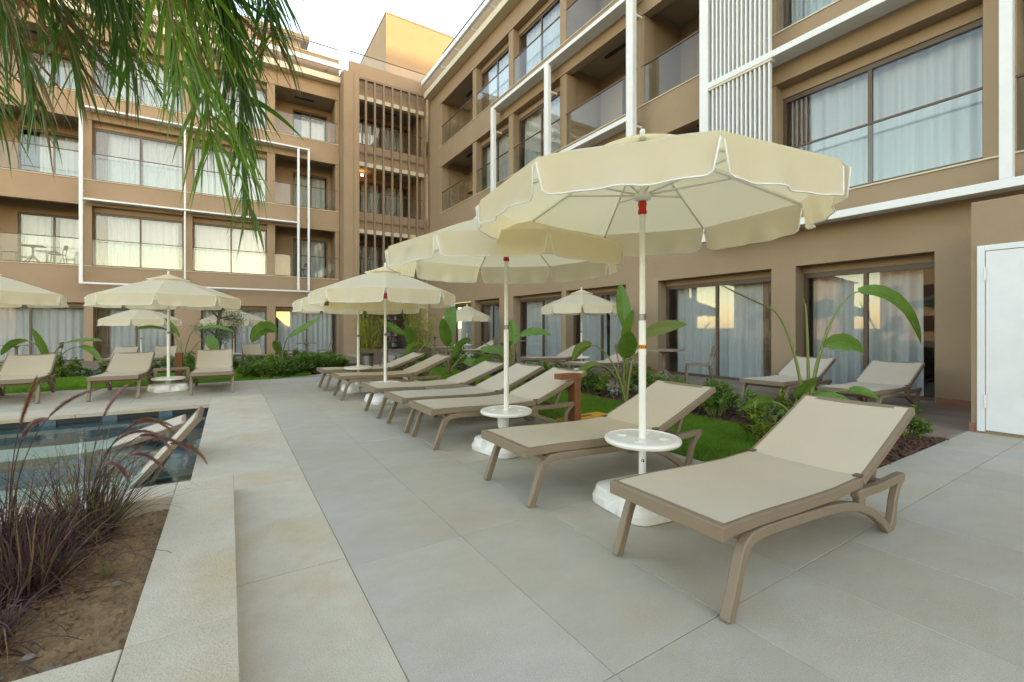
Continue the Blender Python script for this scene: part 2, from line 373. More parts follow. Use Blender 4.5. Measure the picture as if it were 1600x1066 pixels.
structure('far_terrace', MB().box(-12, 4.6, 16.65, 23.5, -.29, TZ), 'terrace')
structure('terrace_border', MB().box(6.2, 6.297, 1.49, 18, -.2, .003), 'terrace')

# lawns: base sheets and blades
def poly_sheet(name, pts, m, zf, kind):
    mb = MB(); mb.add([(x, y, zf(y)) for x, y in pts], [tuple(range(len(pts)))])
    return tag(part(name, mb, m), kind=kind)
LAWN_R = [(3.432, 2.238), (4.3, 2.238), (5.1, 3.0), (5.15, 12.2), (3.6, 12.2), (3.432, 11.2)]
LAWN_L = [(-11, 11.25), (.9, 11.15), (1.75, 12.1), (2.0, 15.5), (-11, 15.7)]
poly_sheet('lawn_soil', LAWN_R, 'lawnbase', lambda y: gz(y)-.004, 'structure')
poly_sheet('lawn_soil', LAWN_L, 'lawnbase', lambda y: gz(y)-.004, 'structure')
poly_sheet('bed_soil', [(3.95, 1.492), (6.2, 1.492), (6.2, 18), (5.4, 16.6), (4.5, 14.8), (3.4, 12.1), (5.2, 12.1), (5.1, 3.0), (4.3, 2.24), (3.95, 2.24)], 'mulchbase', lambda y: gz(y)-.008, 'structure')
poly_sheet('bed_soil', [(-11, 15.6), (1.9, 15.4), (1.9, 12.3), (3.2, 14.8), (4.1, 16.7), (-11, 16.7)], 'mulchbase', lambda y: gz(y)-.012, 'structure')
def inside(x, y, poly):
    c = False; j = len(poly)-1
    for i in range(len(poly)):
        xi, yi = poly[i]; xj, yj = poly[j]
        if (yi > y) != (yj > y) and x < (xj-xi)*(y-yi)/(yj-yi)+xi: c = not c
        j = i
    return c
rs = np.random.RandomState(3)
def lawn_blades(name, poly, dens, hmin, hmax, wd, label):
    P = np.array(poly); a0, b0 = P.min(0); a1, b1 = P.max(0)
    N = int((a1-a0)*(b1-b0)*dens); xy = rs.rand(N, 2)*[a1-a0, b1-b0]+[a0, b0]
    if 'R' == label:
        keep = rs.rand(N) < np.clip(4.2/(xy[:, 1]+.3), .3, 1); xy = xy[keep]
    else: xy = xy[xy[:, 0] > -9]
    xy = np.array([p for p in xy if inside(p[0], p[1], poly)]); N = len(xy)
    wd = wd*np.clip(xy[:, 1]/5, 1, 2.4) if label == 'R' else np.full(N, wd)
    hgt = (hmin+(hmax-hmin)*rs.rand(N))*(.8+.4*np.array([mn.noise((p[0]*1.5, p[1]*1.5, 0)) for p in xy]))
    ang = rs.rand(N)*6.283; lean = rs.rand(N)*.9*hgt; la = rs.rand(N)*6.283
    z0 = np.array([gz(p[1]) for p in xy])-.004
    dx, dy = np.cos(ang)*wd/2, np.sin(ang)*wd/2
    V = np.zeros((N, 3, 3)); V[:, 0] = np.stack([xy[:, 0]-dx, xy[:, 1]-dy, z0], 1); V[:, 1] = np.stack([xy[:, 0]+dx, xy[:, 1]+dy, z0], 1)
    V[:, 2] = np.stack([xy[:, 0]+np.cos(la)*lean, xy[:, 1]+np.sin(la)*lean, z0+hgt], 1)
    me = bpy.data.meshes.new(name); me.vertices.add(N*3); me.vertices.foreach_set('co', V.ravel())
    me.loops.add(N*3); me.loops.foreach_set('vertex_index', np.arange(N*3)); me.polygons.add(N)
    me.polygons.foreach_set('loop_start', np.arange(0, N*3, 3)); me.polygons.foreach_set('loop_total', np.full(N, 3)); me.update()
    return obj(name, me, 'grass')
tag(lawn_blades('lawn_grass', LAWN_R, 9000, .025, .055, .0055, 'R'), 'short green lawn beside the row of sun loungers', 'grass', kind='stuff')
tag(lawn_blades('lawn_grass', LAWN_L, 2600, .03, .06, .013, 'L'), 'green lawn strip before the far hotel wing', 'grass', kind='stuff')
# bark chips
g = MB()
for k in range(5200):
    y = rnd.uniform(1.5, 8) if k < 3200 else rnd.uniform(1.5, 3.2); x = rnd.uniform(3.98, 6.18)
    if inside(x, y, LAWN_R): continue
    if y < 2.26 and x < 3.98: continue
    a = rnd.uniform(0, 6.28); l, ww, hh = rnd.uniform(.012, .035), rnd.uniform(.006, .014), rnd.uniform(.003, .008)
    z = rnd.uniform(-.002, .012); ca, sa = math.cos(a), math.sin(a); tl = rnd.uniform(-.5, .5)
    g.box(-l, l, -ww, ww, -hh, hh, lambda X, Y, Z: (x+X*ca-Y*sa, y+X*sa+Y*ca, z+Z+X*tl))
tag(part('bark_mulch', g, 'chip'), 'dark red bark mulch covering the shrub bed', 'mulch', kind='stuff')
# clods and pebbles in the planting bed
g = MB()
for k in range(900):
    x, y = rnd.uniform(-2, -.31), rnd.uniform(1.9, 3.40); r = rnd.choice([.004, .005, .006, .007, .009, .012, .016])
    z = .035+.03*mn.noise((x*2.2, y*2.2, 0))+.022*mn.noise((x*9, y*9, 3))+.01
    vs = []
    for (u, v) in [(-1, 0), (0, 0), (0, 1), (0, 2), (0, 3), (0, 4), (1, 0)]:
        q = (0, 0, -1) if u < 0 else (0, 0, 1) if u > 0 else (math.cos(v*1.257), math.sin(v*1.257), 0)
        s = r*rnd.uniform(.6, 1.3); vs.append((x+q[0]*s, y+q[1]*s, z+q[2]*s*.7))
    g.add(vs, [(0, 2, 1), (0, 3, 2), (0, 4, 3), (0, 5, 4), (0, 1, 5), (6, 1, 2), (6, 2, 3), (6, 3, 4), (6, 4, 5), (6, 5, 1)])
tag(part('soil_clods', g, 'soil'), 'loose crumbs of brown soil in the planting bed', 'soil', kind='stuff')
for k, (x, y, r) in enumerate([(-.62, 2.02, .02), (-.56, 2.10, .016), (-.70, 2.08, .024), (-.47, 1.98, .02), (-.78, 2.16, .02), (-.40, 2.5, .016)]):
    g = MB(); vs = []; prof = 8
    for i in range(5):
        for j in range(prof):
            th = math.pi*i/4; ph = 2*math.pi*j/prof; q = r*(.8+.4*rnd.random())
            vs.append((q*math.sin(th)*math.cos(ph)*1.3, q*math.sin(th)*math.sin(ph), q*math.cos(th)*.6))
    fs = [(i*prof+j, i*prof+(j+1) % prof, (i+1)*prof+(j+1) % prof, (i+1)*prof+j) for i in range(4) for j in range(prof)]
    o = part('rock', g.add(vs, fs), 'stone', loc=(x, y, .06)); tag(o, 'small grey stone lying on the soil of the purple grass bed', 'stone', 'stones on the planting bed')

# ------------------------------------------------------------------ hotel
FL = [None, 3.47, 6.77, 10.05]              # sill levels of the three upper floors
curt_cache = {}
def curtain_mesh(wd, ht, seed):
    key = (round(wd, 1), round(ht, 1), seed % 3)
    if key in curt_cache: return curt_cache[key]
    r = random.Random(seed*13+5); mb = MB(); n = max(30, int(wd*60)); ph = 0; xs = []
    for i in range(n+1):
        x = wd*i/n; ph += r.uniform(.2, .75)
        y = .05*math.sin(ph)+.022*math.sin(ph*.37+1)
        xs.append((x, y))
    for x, y in xs:
        mb.v += [(x, y*1.25, 0), (x, y*.6, ht*.5), (x, y*.5, ht)]
    for i in range(n):
        a = 3*i; mb.f += [(a, a+3, a+4, a+1), (a+1, a+4, a+5, a+2)]
    me = mb.mesh('curtain', smooth=True); curt_cache[key] = me; return me
class Wing:
    def __init__(s, name, tr, base, label, mirror):
        s.root = empty(name, base); tag(s.root, label, 'building'); s.base = Vector(base); s.tr = tr; s.mirror = mirror; s.seed = 0
    def bx(s, name, m, *boxes, parent=None, bevel=0):
        mb = MB()
        for q in boxes: mb.box(*q, tr=s.tr)
        if parent is None: return part(name, mb, m, s.root, loc=-s.base, bevel=bevel)
        return part(name, mb, m, parent, bevel=bevel)
    def window(s, u0, u1, w, z0, z1, curt=(0, 1), mull=True, depth=.07, transom=None, curtm='curtain', npan=2):
        f = .055; bs = [(u0, u0+f, w, w+depth, z0, z1), (u1-f, u1, w, w+depth, z0, z1), (u0+f, u1-f, w, w+depth, z1-f*1.6, z1), (u0+f, u1-f, w, w+depth, z0, z0+f)]
        ws = (u1-u0-2*f)/npan
        for k in range(1, npan):
            um = u0+f+ws*k; bs.append((um-.03, um+.03, w+.005, w+depth-.005, z0+f, z1-f*1.6))
        win = s.bx('window', 'brown', *bs)
        for k in range(npan):
            s.bx('pane', 'glass', (u0+f+ws*k+(.03 if k else 0), u0+f+ws*(k+1)-(.03 if k < npan-1 else 0), w+.03, w+.042, z0+f, z1-f*1.6), parent=win)
        s.seed += 1
        if curt:
            for (a, bb) in ([curt] if not isinstance(curt[0], (tuple, list)) else curt):
                ua = u0+f+(u1-u0-2*f)*a; ub = u0+f+(u1-u0-2*f)*bb
                me = curtain_mesh(ub-ua, z1-z0-.06, s.seed)
                o = obj('curtain', me, curtm, win); ww = w+depth+.16
                o.matrix_local = Matrix(s.cm(ua, ww, z0+.02)) @ Matrix.Diagonal(((ub-ua)/(round((ub-ua), 1) if False else curt_len[me.name]), 1, (z1-z0-.06)/curt_h[me.name], 1))
        if s.seed % 3 == 0 and curt:
            me = curtain_mesh(.34, z1-z0-.06, s.seed); o = obj('drape', me.copy(), None, win); o.data.materials.clear(); o.data.materials.append(M['drape'])
            ua = (u0+f) if s.seed % 2 else (u1-f-.34)
            o.matrix_local = Matrix(s.cm(ua, w+depth+.05, z0+.02)) @ Matrix.Diagonal((.34/curt_len[me.name], .6, (z1-z0-.06)/curt_h[me.name], 1))
        # an air gap handle
        s.bx('handle', 'dark', (u0+.015, u0+.04, w-.03, w-.001, z0+.9, z0+1.1), parent=win)
        return win
    def cm(s, u, w, z):
        p = s.tr(u, w, z); a = Vector(s.tr(u+1, w, z))-Vector(p); d = Vector(s.tr(u, w+1, z))-Vector(p)
        return ((a.x, d.x, 0, p[0]), (a.y, d.y, 0, p[1]), (0, 0, 1, p[2]), (0, 0, 0, 1))
    def railing(s, u0, u1, w, z, h=1.0, post=True):
        r = s.bx('glass_railing', 'brown', (u0, u1, w-.02, w+.02, z+h, z+h+.03), (u0, u1, w-.012, w+.012, z+.02, z+.045))
        n = max(1, int(round((u1-u0)/1.6))); st = (u1-u0)/n
        for k in range(n): s.bx('rail_pane', 'rail', (u0+st*k+.006, u0+st*(k+1)-.006, w-.005, w+.005, z+.046, z+h-.001), parent=r)
curt_len = {}; curt_h = {}
_cm = curtain_mesh
def curtain_mesh(wd, ht, seed):
    me = _cm(wd, ht, seed)
    if me.name not in curt_len: curt_len[me.name] = wd; curt_h[me.name] = ht
    return me

def build_wing(W, divs, types, gopen, ghead, fl, soff, z0, gwide=None, top=14.2, rooftop=True, gnp=2):
    ua, ub = divs[0], divs[-1]
    # ground storey: piers between the openings
    edges = [ua]+[e for q in gopen for e in q]+[ub]
    for k in range(0, len(edges), 2):
        if edges[k+1]-edges[k] > .02: W.bx('pier', 'wall', (edges[k], edges[k+1], 0, .42, z0-.2, ghead))
    for k, q in enumerate(gopen):
        W.bx('lintel', 'wall', (q[0], q[1], .30, .42, ghead-.12, ghead))
        W.window(q[0]+.004, q[1]-.004, .31, z0, ghead-.122, curt=[(.04, .97), (.12, 1), (0, .96), (.02, .6)][k % 4] if k % 4 != 3 else ((0, .45), (.52, 1)))
    lev = [ghead]+[None]*3
    for k in (1, 2, 3):
        zb = ghead if k == 1 else fl[k]-soff
        W.bx('floor_beam', 'wall', (ua, ub, 0, .25, zb, fl[k]))
        W.bx('sill_trim', 'cream', (ua, ub, -.025, .252, fl[k], fl[k]+.022))
        W.bx('ceiling', 'ceil', (ua, ub, .25, 5.5, max(zb+.04, fl[k]-.7), fl[k]))
        ztop = fl[k+1]-soff if k < 3 else 12.24
        for i, (a, bb, ty) in enumerate(zip(divs, divs[1:], types)):
            ty = ty if isinstance(ty, str) else ty[k-1]
            pw = .16
            W.bx('pier', 'wall', (a-(pw if i else 0), a+pw, .03, .42, fl[k], ztop))
            if i == len(types)-1: W.bx('pier', 'wall', (bb-pw, bb, .03, .42, fl[k], ztop))
            u0, u1 = a+pw, bb-pw
            if ty == 'F':
                W.bx('lintel', 'wall', (u0, u1, .27, .42, ztop-.2, ztop+.05))
                cu = [((.0, .47), (.5, 1)), (0.02, 1), (.0, .95), ((.10, .5), (.52, 1)), (.02, .98)][(i*2+k) % 5]
                W.window(u0+.003, u1-.003, .30, fl[k]+.023, ztop-.202, curt=cu)
                W.railing(u0+.003, u1-.003, .06, fl[k]+.023)
            else:
                d = 1.55
                W.bx('side_wall', 'wall', (a, a+.1, .42, d+.3, fl[k]+.023, ztop+.3))
                W.bx('side_wall', 'wall', (bb-.1, bb, .42, d+.3, fl[k]+.023, ztop+.3))
                v0 = u0+(.10 if W.mirror else .9); v1 = u1-(.9 if W.mirror else .10)
                W.bx('back_wall', 'wall', (a+.1, v0, d, d+.2, fl[k]+.023, ztop+.3), (v1, bb-.1, d, d+.2, fl[k]+.023, ztop+.3), (v0, v1, d, d+.2, ztop-.22, ztop+.3))
                W.window(v0+.003, v1-.003, d+.05, fl[k]+.023, ztop-.222, curt=((.0, .42), (.56, .98)) if (i+k) % 2 else (.25, .98))
                W.railing(u0-.1, u1+.1, .045, fl[k]+.023)
                zc = max(ztop+.04, (fl[k+1] if k < 3 else 12.94)-.7)
                W.bx('ceiling_slot', 'dark', ((u0+u1)/2-.45, (u0+u1)/2+.45, .75, .87, zc-.03, zc-.003))
    W.bx('roof_beam', 'wall', (ua, ub, 0, .25, 12.24, top))
    W.bx('ceiling', 'ceil', (ua, ub, .25, 5.5, 12.3, 12.94))
    W.bx('roof_deck', 'ceil', (ua, ub, .25, 5.5, 12.95, top-.35))
    W.bx('parapet_cap', 'cream', (ua, ub, -.02, .27, top, top+.02))
    W.bx('canopy_strip', 'cream', (ua, ub, -.38, -.003, 12.93, 13.2))
    W.bx('facade_strip', 'white', (ua, ub, -.56, -.44, 13.5, 13.72))
    u = ua+.6
    while u < ub: W.bx('bracket', 'white', (u, u+.04, -.44, -.001, 13.56, 13.62)); u += 1.6
    W.railing(ua+.05, ub-.05, .12, top+.02, h=.55)
    for u in divs:
        W.bx('partition', 'interior', (max(ua, u-.04), min(ub, u+.04), 1.9, 5.5, z0, 12.3))
    W.bx('room_wall', 'interior', (ua, ub, 5.5, 5.7, z0-.2, 13.8))
    W.bx('room_floor', 'interior', (ua, ub, .42, 5.5, z0-.2, z0-.003))

YL = 23.1; XR = 8.9
WL = Wing('hotel_wing', lambda u, w, z: (u, YL+w, z), (-3, YL, 0), 'taupe four storey hotel wing across the lawn, behind the palm fronds', False)
build_wing(WL, [-14.2, -11.05, -7.9, -4.6, -1.45, 1.63, 4.57], ['F', 'F', 'R', 'F', 'F', 'R'],
           [(-11.0, -8.1), (-7.7, -4.65), (-4.4, -1.9), (-1.0, 1.46), (1.8, 4.5)], 2.08, FL, .96, TZ)
def strip(W, name, *q): return W.bx(name, 'white', *q, bevel=.004)
yl0, yl1 = -.44, -.36
strip(WL, 'frame_post', (-4.71, -4.60, -.45, -.35, 2.77, 9.45))
strip(WL, 'frame_post', (-1.55, -1.49, -.42, -.36, 2.86, 9.40)); strip(WL, 'frame_post', (2.66, 2.76, -.44, -.36, 2.86, 9.36)); strip(WL, 'frame_post', (3.10, 3.19, -.44, -.36, 2.86, 9.36))
for z in (2.80, 5.95, 9.40):
    ue = 3.19 if z < 3 or z > 9 else 2.66
    strip(WL, 'frame_beam', (-4.598, ue, -.45, -.33, z-.032, z+.032))
    if z > 3: WL.bx('sun_shelf', 'white', (-4.598, ue, -.329, -.02, z-.012, z+.012))
for u in (-4.67, -1.52, 2.71, 3.14):
    for z in (3.15, 6.3): WL.bx('bracket', 'white', (u-.02, u+.02, -.36, -.001, z, z+.05))

WR = Wing('hotel_wing', lambda u, w, z: (XR+w, u, z), (XR, 11, 0), 'taupe four storey hotel wing with glass balconies along the lounger terrace', True)
build_wing(WR, [-11.1, -8.0, -4.9, -1.65, 1.62, 4.75, 8.0, 11.1, 14.2, 17.15, 20.8], ['F', 'R', 'F', 'R', 'F', 'R', 'R', 'F', 'F', 'R'],
           [(-4.5, -2), (2.28, 4.22), (4.66, 7.38), (8.43, 10.93), (11.15, 14.0), (15.0, 17.1), (17.4, 19.6)], 2.28, FL, .96, 0)
WR.bx('end_wall', 'wall', (20.8, 22.35, 0, .3, -.2, 12.24), (20.8, 22.35, .001, .251, 12.24, 14.2))
WR.bx('canopy_strip', 'cream', (20.8, 22.0, -.38, -.003, 12.93, 13.2)); WR.bx('facade_strip', 'white', (20.8, 21.9, -.56, -.44, 13.5, 13.72))
# white frames on the right wing
pw = .10
strip(WR, 'frame_beam', (7.80, 14.95, -.42, -.30, 9.42, 9.54)); WR.bx('sun_shelf', 'white', (7.80, 14.95, -.299, -.02, 9.45, 9.48))
strip(WR, 'frame_post', (14.72, 14.94, -.43, -.31, 5.9, 9.419)); strip(WR, 'frame_post', (11.28, 11.5, -.43, -.31, 5.9, 9.419)); strip(WR, 'frame_post', (7.78, 8.0, -.45, -.31, 5.9, 12.9))
strip(WR, 'frame_beam', (8.001, 11.279, -.42, -.30, 6.35, 6.47)); WR.bx('sun_shelf', 'white', (8.001, 11.279, -.299, -.02, 6.38, 6.41))
for (u, z) in ((7.89, 6.2), (7.89, 9.0), (11.39, 6.2), (11.39, 8.6), (14.83, 8.6), (1.5, 3.2), (5.8, 6.0)): WR.bx('bracket', 'white', (u-.02, u+.02, -.31, -.001, z, z+.05))
strip(WR, 'frame_post', (5.72, 5.92, -.45, -.31, 3.06, 12.9)); strip(WR, 'frame_post', (1.42, 1.54, -.45, -.31, 3.06, 12.9))
strip(WR, 'frame_beam', (-6.0, 5.92, -.45, -.30, 2.94, 3.059)); WR.bx('sun_shelf', 'white', (-6.0, 5.92, -.299, -.02, 2.97, 3.0))
strip(WR, 'frame_beam', (1.541, 5.719, -.45, -.30, 6.12, 6.24)); WR.bx('sun_shelf', 'white', (1.541, 5.719, -.299, -.02, 6.15, 6.18))
strip(WR, 'frame_beam', (1.541, 5.719, -.45, -.30, 9.42, 9.54))
for i in range(14):                                            # louvre fins
    u = 5.62-.088*i
    for (za, zb) in ((3.06, 6.06), (6.241, 9.419)): WR.bx('louvre_fin', 'white', (u-.016, u+.016, -.44, -.36, za, zb))
WR.bx('louvre_rail', 'cream', (4.42, 5.719, -.46, -.34, 6.062, 6.1))
# service block with the white metal door
SB = empty('service_block', (6.92, 0, 0)); tag(SB, 'taupe rendered service block carrying a white metal door', 'wall')
part('wall', MB().box(0, 1.95, -6, 1.47, -.2, 2.52), 'wall', SB); part('skirting', MB().box(-.012, 1.96, 1.471, 1.485, 0, .10).box(-.012, -.001, 1.44, 1.471, 0, .1), 'terra', SB)
part('door_frame', MB().box(-.03, -.001, 1.36, 1.42, .02, 2.03).box(-.03, -.001, .3, .36, .02, 2.03).box(-.03, -.001, .36, 1.36, 1.97, 2.03), 'white', SB, bevel=.003)
dr = part('door', MB().box(-.022, -.002, .365, 1.355, .035, 1.965), 'white', SB, bevel=.004)
for z in (.28, 1.65): part('hinge', MB().box(-.034, -.031, 1.345, 1.375, z, z+.14).tube([(-.036, 1.36, z), (-.036, 1.36, z+.14)], .009), 'white', dr)
part('lever_handle', MB().box(-.05, -.023, .42, .45, 1.0, 1.03).box(-.06, -.05, .42, .55, 1.0, 1.025), 'dark', dr)
for (a, bb) in ((1.49, 2.26), (4.24, 4.64), (7.4, 8.4)): WR.bx('skirting', 'terra', (a, bb, -.015, -.001, 0, .10))

# corner block with vertical slats
YC = 22.35
WC = Wing('hotel_corner', lambda u, w, z: (u, YC+w, z), (6.7, YC, 0), 'inner corner of the hotel with brown vertical slats over recessed balconies', False)
WC.bx('pillar', 'wall', (4.58, 5.30, -.25, .75, -.3, 13.3))
WC.bx('pillar_groove', 'slat', (5.02, 5.06, -.258, -.2501, 2.5, 13.3))
WC.bx('parapet', 'wall', (4.9, 8.88, 0, .25, 13.3, 13.95), (5.302, 8.88, .26, .5, 12.4, 13.3)); WC.bx('roof_deck', 'ceil', (4.6, 8.88, .25, 6, 13.0, 13.5))
WC.railing(4.95, 8.85, .1, 13.95, h=.5)
WC.bx('side_wall', 'wall', (8.62, 8.88, .3, 2.2, TZ, 12.4)); WC.bx('side_wall', 'wall', (5.302, 5.5, .76, 2.2, TZ, 12.4))
for k in (1, 2, 3, 4):
    zt = FL[k] if k < 4 else 13.29; zb = zt-.85
    if k < 4: WC.bx('floor_beam', 'wall', (5.302, 8.88, .02, .25, zb, zt))
    WC.bx('soffit_band', 'cream', (5.302, 8.86, .01, .3, zb-.2, zb-.001)); WC.bx('ceiling', 'ceil', (5.3, 8.88, .302, 6, zb-.1, zt-.002))
    if k < 4:
        WC.railing(5.32, 8.6, .06, zt)
        WC.window(5.5, 7.0, 1.9, zt+.02, zt+2.1, curt=(.3, .95)); WC.window(7.05, 8.6, 1.9, zt+.02, zt+2.1, curt=(.1, .8))
        WC.bx('back_wall', 'wall', (5.5, 8.62, 1.88, 2.1, zt+2.101, zt+2.4), (7.0, 7.05, 1.88, 2.1, zt, zt+2.101))
        WC.bx('ceiling_slot', 'dark', (6.7, 7.5, .9, 1.0, (FL[k+1] if k < 3 else 13.29)-.98, (FL[k+1] if k < 3 else 13.29)-.952))
WC.bx('room_wall', 'interior', (4.6, 12, 5.5, 5.7, -.3, 13)); WC.bx('partition', 'interior', (8.62, 8.9, 2.2, 5.5, -.3, 13)); WC.bx('room_wall', 'interior', (4.6, 5.3, 2.2, 5.5, -.3, 13))
WC.bx('slat_rail', 'slat', (5.302, 8.7, -.24, -.14, 13.1, 13.2)); 
for z in (9.6, 6.3, 3.0): WC.bx('slat_rail', 'slat', (5.302, 8.7, -.13, -.09, z, z+.06))
for i in range(8):
    u = 5.62+.433*i; WC.bx('slat', 'slat', (u-.045, u+.045, -.24, -.135, 2.55, 13.098), bevel=.004)
WC.window(5.5, 8.6, 2.0, TZ, 2.1, curt=None, npan=3)
WC.bx('back_wall', 'wall', (5.5, 8.62, 1.98, 2.2, 2.101, 2.6))

# roof volumes catching the last sun
t_ = empty('roof_tower', (10, 28, 13.5)); tag(t_, 'tall plain rendered roof tower above the slatted corner', 'tower')
part('wall', MB().box(-2.25, 5, -2, 4.5, -1, 5.95), 'wall', t_); part('coping_cap', MB().box(-2.28, 5.03, -2.03, 4.53, 5.951, 6.01), 'wall', t_)
part('stair_parapet', MB().box(1.2, 3.2, -3.6, -2.001, -1, 2.9).box(3.2, 5, -2.8, -2.001, -1, 3.6), 'wall', t_)
t_ = empty('penthouse', (-4, 27, 13.5)); tag(t_, 'set back rendered penthouse storey on the far wing roof', 'building')
part('wall', MB().box(-12, 7.2, -1, 4, -1, 2.7), 'wall', t_); part('roof_slab', MB().box(-12.1, 7.6, -1.25, 4.2, 2.701, 3.0), 'wall', t_); part('stair_head', MB().box(7.201, 9, 0, 3, -1, 2.3), 'wall', t_)
for x in range(6): part('window', MB().box(-11+3*x, -9.2+3*x, -1.03, -1.001, .2, 2.2), 'brown', t_)
# things on the far side of the courtyard that the windows reflect, and an added unseen block that shades it
def off_building(name, x, y, sx, sy, h, m, label, roof=True, rows=3):
    e = empty(name, (x, y, -.3)); tag(e, label, 'building')
    part('wall', MB().box(-sx/2, sx/2, -sy/2, sy/2, 0, h), m, e)
    if roof: part('roof', MB().add([(-sx/2-.5, -sy/2-.5, h), (sx/2+.5, -sy/2-.5, h), (sx/2+.5, sy/2+.5, h), (-sx/2-.5, sy/2+.5, h), (-sx/4, 0, h+2.4), (sx/4, 0, h+2.4)], [(0, 1, 5, 4), (1, 2, 5), (2, 3, 4, 5), (3, 0, 4), (0, 3, 2, 1)]), 'rooftile', e)
    for r in range(rows):
        for k in range(int(sx/3)): part('window', MB().box(-sx/2+1+3*k, -sx/2+2.4+3*k, sy/2+.001, sy/2+.03, 1+3.2*r, 2.6+3.2*r), 'brown', e)
        for k in range(int(sy/3)): part('window', MB().box(sx/2+.001, sx/2+.03, -sy/2+1+3*k, -sy/2+2.4+3*k, 1+3.2*r, 2.6+3.2*r), 'brown', e)
off_building('shade_block', 38, -52, 54, 14, 33.6, 'block', 'long plain unseen block added to shade the courtyard from low sun', roof=False, rows=7)
for (x, y, sx, sy, h, lab) in ((-48, 14, 12, 12, 8, 'cream hip roofed house level with the pool, out of frame'), (-44, 30, 10, 10, 7, 'small cream hip roofed house past the far wing'), (-58, -2, 14, 12, 10, 'tallest cream hip roofed house away to the left'),
        (-30, -34, 12, 10, 7, 'cream hip roofed house behind the camera to the left'), (-6, -44, 12, 10, 6.5, 'low cream hip roofed house straight behind the camera')):
    off_building('house', x, y, sx, sy, h, 'house', lab, rows=2)

# wooded rise added out of view: greens the window reflections, cuts the horizon glow
g = MB(); nx, ny = 70, 10
for j in range(ny):
    for i in range(nx):
        x = -110+125*i/(nx-1); t_ = j/(ny-1); y = -58-40*t_
        z = (9+3*mn.noise((x*.05, 3, 0)))*math.sin(math.pi*min(1, t_*.9+.02))*min(1, (i+.3)/8, (nx-1-i+.3)/8)+1.6*mn.noise((x*.45, y*.45, 1))*(0 < j < ny-1)-.4
        g.v.append((x, y, z))
for j in range(ny-1):
    for i in range(nx-1): a = j*nx+i; g.f.append((a, a+1, a+nx+1, a+nx))
structure('backdrop_hill', g, 'hedge')

# ------------------------------------------------------------------ sun loungers
def arc(cx, cz, r, a0, a1, n): return [(cx+r*math.cos(R(a0+(a1-a0)*i/n)), cz+r*math.sin(R(a0+(a1-a0)*i/n))) for i in range(n+1)]
def make_lounger(ang):
    root = empty('sun_lounger'); W2 = .31; hx, hz = 1.19, .335
    seat = [(0, .352), (.25, .350), (.6, .335), (.9, .326), (hx, hz)]
    sf = MB()
    for s in (-1, 1): sf.bar([(-.008, .352)]+seat[1:], .035, .05, s*(W2-.0175))
    sf.box(-.012, .03, -W2+.0015, W2-.0015, .318, .380); sf.box(hx-.05, hx-.01, -W2+.02, W2-.02, .285, .315)
    part('seat_frame', sf, 'lframe', root, bevel=.004)
    def cloth(p, name):
        mb = MB(); n = 12
        for (x, z) in p:
            for k in range(n+1): y = -W2+.022+(2*W2-.044)*k/n; mb.v.append((x, y, z+.027-.006*math.sin(math.pi*k/n)))
        for i in range(len(p)-1):
            for k in range(n): a = i*(n+1)+k; mb.f.append((a, a+1, a+n+2, a+n+1))
        return part(name, mb, 'sling', root, smooth=True)
    cloth([(.02+(hx-.008)*i/12, np.interp(.02+(hx-.008)*i/12, [p[0] for p in seat], [p[1] for p in seat])) for i in range(13)], 'seat_sling')
    L = .76; ca, sa = math.cos(R(ang)), math.sin(R(ang))
    def bp(l, off=0): return (hx+.01+l*ca-off*sa, hz+l*sa+off*ca)
    bf = MB()
    for s in (-1, 1): bf.bar([bp(0), bp(L*.5, -.006), bp(L)], .035, .046, s*(W2-.0175))
    bf.bar([bp(L-.045), bp(L+.0)], 2*W2-.072, .045, 0)
    part('back_frame', bf, 'lframe', root, bevel=.004)
    cloth([bp(-.006+(L-.024)*i/8, -.004*math.sin(math.pi*i/8)) for i in range(9)], 'back_sling')
    for s in (-1, 1):
        y = s*(W2-.012)
        side = MB()
        path = [(.03, 0), (.07, .10), (.115, .22), (.14, .265), (.18, .292), (.26, .300), (.5, .290), (.8, .272), (1.0, .25), (1.15, .215), (1.3, .155), (1.42, .085), (1.5, .022), (1.525, .018)]
        side.bar(path, .042, [.05, .046, .046, .05, .05, .046, .044, .044, .044, .044, .044, .046, .05, .03], y)
        side.bar([(1.50, .0), (1.56, .03), (1.585, .1), (1.60, .16), (1.635, .22), (1.68, .262), (1.70, .285)], .038, [.05, .06, .046, .042, .042, .045, .03], y)
        side.bar([(hx-.06, .285), (1.4, .272), (1.64, .280), (1.712, .278)], .0455, .045, y)
        side.bar([(hx-.02, .30), (hx-.01, .19)], .036, [.09, .05], y)
        part('leg_frame', side, 'lframe', root, bevel=.005)
        part('hinge_clip', MB().box(hx-.02, hx+.03, y-.03 if s > 0 else y-.005, y+.005 if s > 0 else y+.03, .356, .372), 'brown', root, bevel=.003)
        q = bp(.42, -.02)
        part('back_prop', MB().bar([q, (1.5 if ang < 35 else 1.3, .285)], .022, .03, s*(W2-.075)), 'lframe', root)
    part('cross_bar', MB().box(1.46, 1.51, -W2, W2, .255, .29), 'lframe', root, bevel=.004)
    part('cross_bar', MB().box(.16, .20, -W2+.02, W2-.02, .27, .30), 'lframe', root, bevel=.004)
    return root
protos = {}
def lounger(x, y, rz, label, group, ang=22, z=0, tilt=0):
    if ang not in protos: protos[ang] = make_lounger(ang); o = protos[ang]
    else: o = copy_tree(protos[ang])
    o.location = (x, y, z); o.rotation_euler = (0, tilt, R(rz)); tag(o, label, 'sun lounger', group)
GR = 'sun loungers in the row along the lawn'
